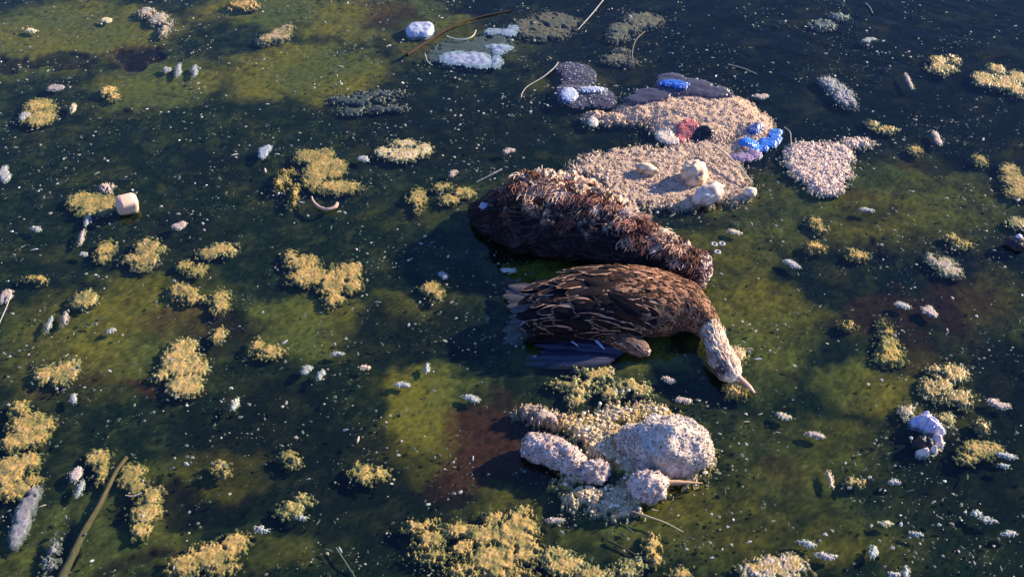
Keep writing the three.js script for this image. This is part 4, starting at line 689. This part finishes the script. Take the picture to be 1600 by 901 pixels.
/* ---------------- the duck ---------------- */
{
  const p0 = gp(970, 490, 0), t = thing('duck', 'dead brown duck with its pale neck stretched down into the water', 'duck', p0);
  const st = [[gp(826, 496, 0.006), 0.02, 0.008], [gp(850, 495, 0.014), 0.05, 0.026], [gp(885, 493, 0.02), 0.066, 0.04], [gp(930, 490, 0.024), 0.075, 0.048], [gp(980, 489, 0.026), 0.078, 0.05], [gp(1032, 492, 0.025), 0.068, 0.047], [gp(1070, 500, 0.024), 0.05, 0.04], [gp(1092, 512, 0.022), 0.029, 0.029],
    [gp(1110, 531, 0.02), 0.0185, 0.019], [gp(1119, 553, 0.018), 0.0165, 0.016], [gp(1127, 570, 0.016), 0.019, 0.0175], [gp(1135, 583, 0.014), 0.021, 0.019], [gp(1143, 594, 0.011), 0.018, 0.016], [gp(1149, 601, 0.008), 0.006, 0.006]];
  const disp = (p, u) => (u < 0.5 ? 0.003 * n3(p.x * 40, p.y * 40, p.z * 40) : 0.0018 * n3(p.x * 120, p.y * 120, p.z * 120)) + 0.0007 * n3(p.x * 400, p.y * 400, p.z * 400);
  const NECK = [0.90, 0.74, 0.55], NEC2 = [0.52, 0.33, 0.21];
  const eyeAt = (u, th) => Math.exp(-(((u - 0.89) / 0.04) ** 2)) * sstep(0.5, 0.9, Math.cos(th - 0.4));
  const L = loft(st, 170, 72, 1, disp, (p, n, u, th) => {
    const neck = sstep(0.54, 0.70, u + 0.05 * n3(p.x * 60, p.y * 60, p.z * 60)), k = clamp(0.4 + 0.9 * n3(p.x * 140, p.y * 60, p.z * 140));
    let c = mix3(mix3([0.05, 0.03, 0.022], [0.14, 0.08, 0.05], k), mix3(NECK, NEC2, k * 0.6), neck);
    return mix3(c, [0.13, 0.08, 0.065], clamp(eyeAt(u, th) * 1.2 * (0.6 + k)) * 0.85);
  });
  part('body', shiftGeo(L.geo, p0), std({ roughness: 0.8 }), t);
  const r = rng(77), fm = new THREE.MeshPhysicalMaterial({ vertexColors: true, roughness: 0.85, specularIntensity: 0.3, side: THREE.DoubleSide });
  const along = (m, s, yaw, lift) => {
    const dir = s.T.clone().multiplyScalar(-Math.cos(yaw)).addScaledVector(new THREE.Vector3().crossVectors(s.n, s.T), Math.sin(yaw)); dir.addScaledVector(s.n, -dir.dot(s.n)).normalize(); dir.addScaledVector(s.n, lift).normalize();
    const z = new THREE.Vector3().crossVectors(dir, s.n).normalize(), y = new THREE.Vector3().crossVectors(z, dir);
    m.quaternion.setFromRotationMatrix(new THREE.Matrix4().makeBasis(dir, y, z)); m.position.copy(s.p).addScaledVector(s.n, 0.0012).sub(p0);
  };
  // body feathers: large dark ones with a tan edge on the flank and wing, brighter ones towards the shoulder
  const RIM = [[0.46, 0.28, 0.19], [0.70, 0.42, 0.27], [0.86, 0.56, 0.36]], MID = [[0.007, 0.005, 0.006], [0.016, 0.008, 0.006], [0.07, 0.03, 0.018]];
  const kinds = []; for (let k = 0; k < 3; k++) for (let v = 0; v < 4; v++) kinds.push(feather(0.056, 0.024, MID[k], v === 3 ? MID[k].map((c) => c * 2.5) : RIM[k], { seed: 5 + k * 4 + v, curl: 0.05 + 0.06 * v, cup: 0.3, rimW: 0.12 + 0.04 * (v % 3), rag: 0.04 + 0.02 * v, shaft: MID[k].map((c) => c * 2.2) }));
  let n = 0;
  for (let u = 0.515; u > 0.1; u -= 0.0225) {
    const size = mix(0.42, 1, sstep(0.53, 0.3, u)), row = Math.round((0.515 - u) / 0.0225), dth = mix(0.25, 0.21, sstep(0.5, 0.25, u));
    for (let th = -0.12 + (row % 2) * dth / 2; th < 2.4 && n < 292; th += dth) {
      if (r() < 0.08) continue;
      const s = L.sample(clamp(u + (r() - 0.5) * 0.016), th + (r() - 0.5) * 0.13);
      const kind = clamp(Math.floor(sstep(0.26, 0.5, u) * 2.0 + sstep(0.9, 2.0, th) * 0.9 + (r() - 0.45) * 1.3), 0, 2);
      const m = part('feather', kinds[kind * 4 + Math.floor(r() * 4)], fm, t); along(m, s, (r() - 0.5) * 0.75 + (th < 0.8 ? 0.15 : -0.05), -0.01 + 0.07 * r() * r()); m.scale.set(size * (0.75 + 0.55 * r()), size * 0.8, size * (0.7 + 0.5 * r())); n++;
    }
  }
  // fine plumage of the back and shoulder, and the ragged fluff of the neck
  const gs = [];
  for (let i = 0; i < 1500; i++) {
    const u = 0.24 + 0.36 * Math.sqrt(r()), th = u < 0.4 ? 1.1 + 1.2 * r() : -0.3 + 2.9 * r(), s = L.sample(u, th), br = r() < 0.6;
    const g = feather(0.010 + 0.012 * r(), 0.004 + 0.004 * r(), br ? [0.04, 0.018, 0.011] : [0.26, 0.12, 0.065], br ? [0.42, 0.22, 0.12] : [0.76, 0.46, 0.28], { seed: i + 900, rag: 0.08, curl: 0.25 });
    const m = new THREE.Object3D(); along(m, s, (r() - 0.5) * 0.9, 0.06 + 0.22 * r() * r()); m.updateMatrix(); gs.push(g.applyMatrix4(m.matrix));
  }
  for (let i = 0; i < 2600; i++) {
    const u = 0.53 + 0.43 * r(), th = r() * 6.28, s = L.sample(u, th), len = 0.007 + 0.009 * r(), a = (r() - 0.5) * 0.6;
    const d = s.T.clone().multiplyScalar(-Math.cos(a)).addScaledVector(s.S, Math.sin(a)).addScaledVector(s.n, 0.03 + 0.14 * r()).normalize();
    const q = (k, w) => s.p.clone().addScaledVector(d, len * k).addScaledVector(s.n, w).sub(p0);
    const v = r(), c = r() > sstep(0.54, 0.68, u) ? (v < 0.5 ? [0.36, 0.21, 0.13] : [0.6, 0.42, 0.29]) : r() < eyeAt(u, th) * 1.1 ? [0.17, 0.10, 0.08] : v < 0.18 + 0.55 * sstep(0.1, 0.8, Math.cos(th)) ? [0.44, 0.27, 0.175] : v < 0.6 ? [0.86, 0.68, 0.48] : [0.95, 0.84, 0.67]; gs.push(strand([q(0, -0.001), q(0.5, 0.0005), q(1, 0)], 0.0011, 0.0004, () => c, 3, 3));
  }
  part('plumage', mergeGeometries(gs), fm, t, null, null, 'stuff');
  // head: eye and flat bill dipping into the algae
  { const s = L.sample(0.895, 0.6); part('eye', new THREE.SphereGeometry(0.0034, 14, 10), new THREE.MeshStandardMaterial({ color: new THREE.Color(0.01, 0.008, 0.008), roughness: 0.15 }), t, s.p.clone().sub(p0)); }
  {
    const b = [[gp(1144, 590, 0.014), 0.009, 0.008], [gp(1152, 597, 0.013), 0.006, 0.005], [gp(1161, 603, 0.011), 0.0045, 0.003], [gp(1171, 610, 0.008), 0.004, 0.002], [gp(1179, 616, 0.003), 0.002, 0.0012]];
    const B = loft(b, 26, 18, 1, null, (p, nn, u) => mix3([0.55, 0.34, 0.25], [0.42, 0.25, 0.2], u)); part('bill', shiftGeo(B.geo, p0), std({ roughness: 0.45 }), t);
  }
  // tail fan lying on the water
  const tailGs = [0, 1, 2].map((k) => feather(0.078, 0.034, [[0.035, 0.034, 0.045], [0.045, 0.042, 0.052], [0.06, 0.052, 0.05]][k], [0.075, 0.07, 0.07], { seed: 61 + k, curl: 0.05, rimW: 0.10, rag: 0.03, tipR: 0.97, shaft: [0.11, 0.10, 0.10] })), wetF = new THREE.MeshPhysicalMaterial({ vertexColors: true, roughness: 0.5, specularIntensity: 0.5, side: THREE.DoubleSide });
  for (let i = 0; i < 11; i++) { const q = i / 10, m = part('tail_feather', tailGs[Math.floor(r() * 3)], wetF, t); m.position.copy(gp(856, 470 + q * 44, 0.022 - 0.012 * q)).sub(p0); m.rotation.set(0.1 + 0.3 * (q - 0.3), Math.PI + mix(-0.42, 0.34, q), 0); m.rotateZ(-0.16 - 0.05 * r()); m.scale.setScalar(0.85 + 0.25 * r()); }
  const whiteG = feather(0.03, 0.018, [0.30, 0.32, 0.46], [0.50, 0.50, 0.62], { seed: 71, rag: 0.1 });
  for (let i = 0; i < 3; i++) { const m = part('tail_feather', whiteG, wetF, t, null, 'whitish feather under the tail'); m.position.copy(gp(848 - i * 6, 503 + i * 3, 0.014)).sub(p0); m.rotation.set(0.3, Math.PI + 0.1 + i * 0.2, -0.05); }
  // drooped wing: bent wrist above the water, dark blue flight feathers trailing under it
  const w0 = gp(985, 545, 0), wing = new THREE.Group(); wing.name = 'wing'; t.add(wing); wing.userData.label = 'drooped wing with dark blue flight feathers'; wing.position.copy(w0).sub(p0);
  {
    const s2 = [[gp(920, 520, 0.020), 0.012, 0.012], [gp(955, 532, 0.015), 0.017, 0.014], [gp(985, 542, 0.009), 0.0185, 0.015], [gp(1006, 550, 0.004), 0.014, 0.011], [gp(1016, 553, 0.001), 0.005, 0.005]];
    const K = loft(s2, 50, 36, 1, (p) => 0.0016 * n3(p.x * 90, p.y * 90, p.z * 90) + 0.0012 * n3(p.x * 300, p.y * 300, p.z * 300), (p, nn, u) => { const k = clamp(0.4 + 0.9 * n3(p.x * 160, p.y * 160, p.z * 160)); return mix3([0.04, 0.025, 0.02], [0.62, 0.5, 0.4], clamp(k * 1.3 * u * u)); });
    part('wrist', shiftGeo(K.geo, w0), fm, wing);
    const ws = []; for (let i = 0; i < 260; i++) { const u = 0.05 + 0.8 * r(), th = -0.4 + 3.4 * r(), s = K.sample(u, th), g = feather(0.011, 0.007, [0.035, 0.022, 0.017].map((c) => c * (1 + 8 * u * u)), [0.12, 0.075, 0.055].map((c) => c * (0.7 + 4.2 * u * u)), { seed: i + 4000, rag: 0.08 }), m = new THREE.Object3D(); along(m, s, (r() - 0.5) * 0.9, 0.2 * r()); m.position.add(p0).sub(w0); m.updateMatrix(); ws.push(g.applyMatrix4(m.matrix)); }
    part('plumage', mergeGeometries(ws), fm, wing, null, null, 'stuff');
    for (let i = 0; i < 22; i++) { const u = 0.88 - 0.8 * (i / 22), th = 0.1 + 2.3 * r(), s = K.sample(u, th), m = part('feather', kinds[(u > 0.5 ? 8 : 4) + Math.floor(r() * 3)], fm, wing); along(m, s, (r() - 0.5) * 0.6, 0.03 + 0.08 * r()); m.position.add(p0).sub(w0); m.scale.set(0.42 + 0.15 * r(), 0.6, 0.5 + 0.2 * r()); }
    const f1 = feather(0.15, 0.026, [0.005, 0.006, 0.018], [0.012, 0.014, 0.034], { seed: 81, curl: 0.04, rimW: 0.12, rag: 0.04, shaft: [0.05, 0.055, 0.09] }), f2 = feather(0.135, 0.022, [0.012, 0.014, 0.034], [0.05, 0.055, 0.09], { seed: 82, curl: 0.04, rimW: 0.07, rag: 0.04 });
    for (let i = 0; i < 8; i++) { const m = part('flight_feather', i % 3 === 2 ? f2 : f1, wetF, wing); m.position.copy(gp(990 - i * 5, 544 + i * 3.2, 0.010 - i * 0.0008)).sub(w0); m.rotation.set(0.12 + 0.1 * r(), Math.PI - 0.2 + (i - 3.5) * 0.06, 0); m.rotateZ(-0.05 - 0.03 * r()); }
    const f3 = feather(0.042, 0.006, [0.5, 0.53, 0.66], [0.65, 0.66, 0.75], { seed: 83, rag: 0.1 });
    for (const [x, y, a, k] of [[926, 534, -0.95, 0.8], [890, 538, -0.75, 0.5]]) { const m = part('white_bar', f3, wetF, wing); m.position.copy(gp(x, y, 0.0105)).sub(w0); m.rotation.y = a; m.rotateZ(-0.08); m.scale.setScalar(k); }
  }
}

renderer.render(scene, camera);
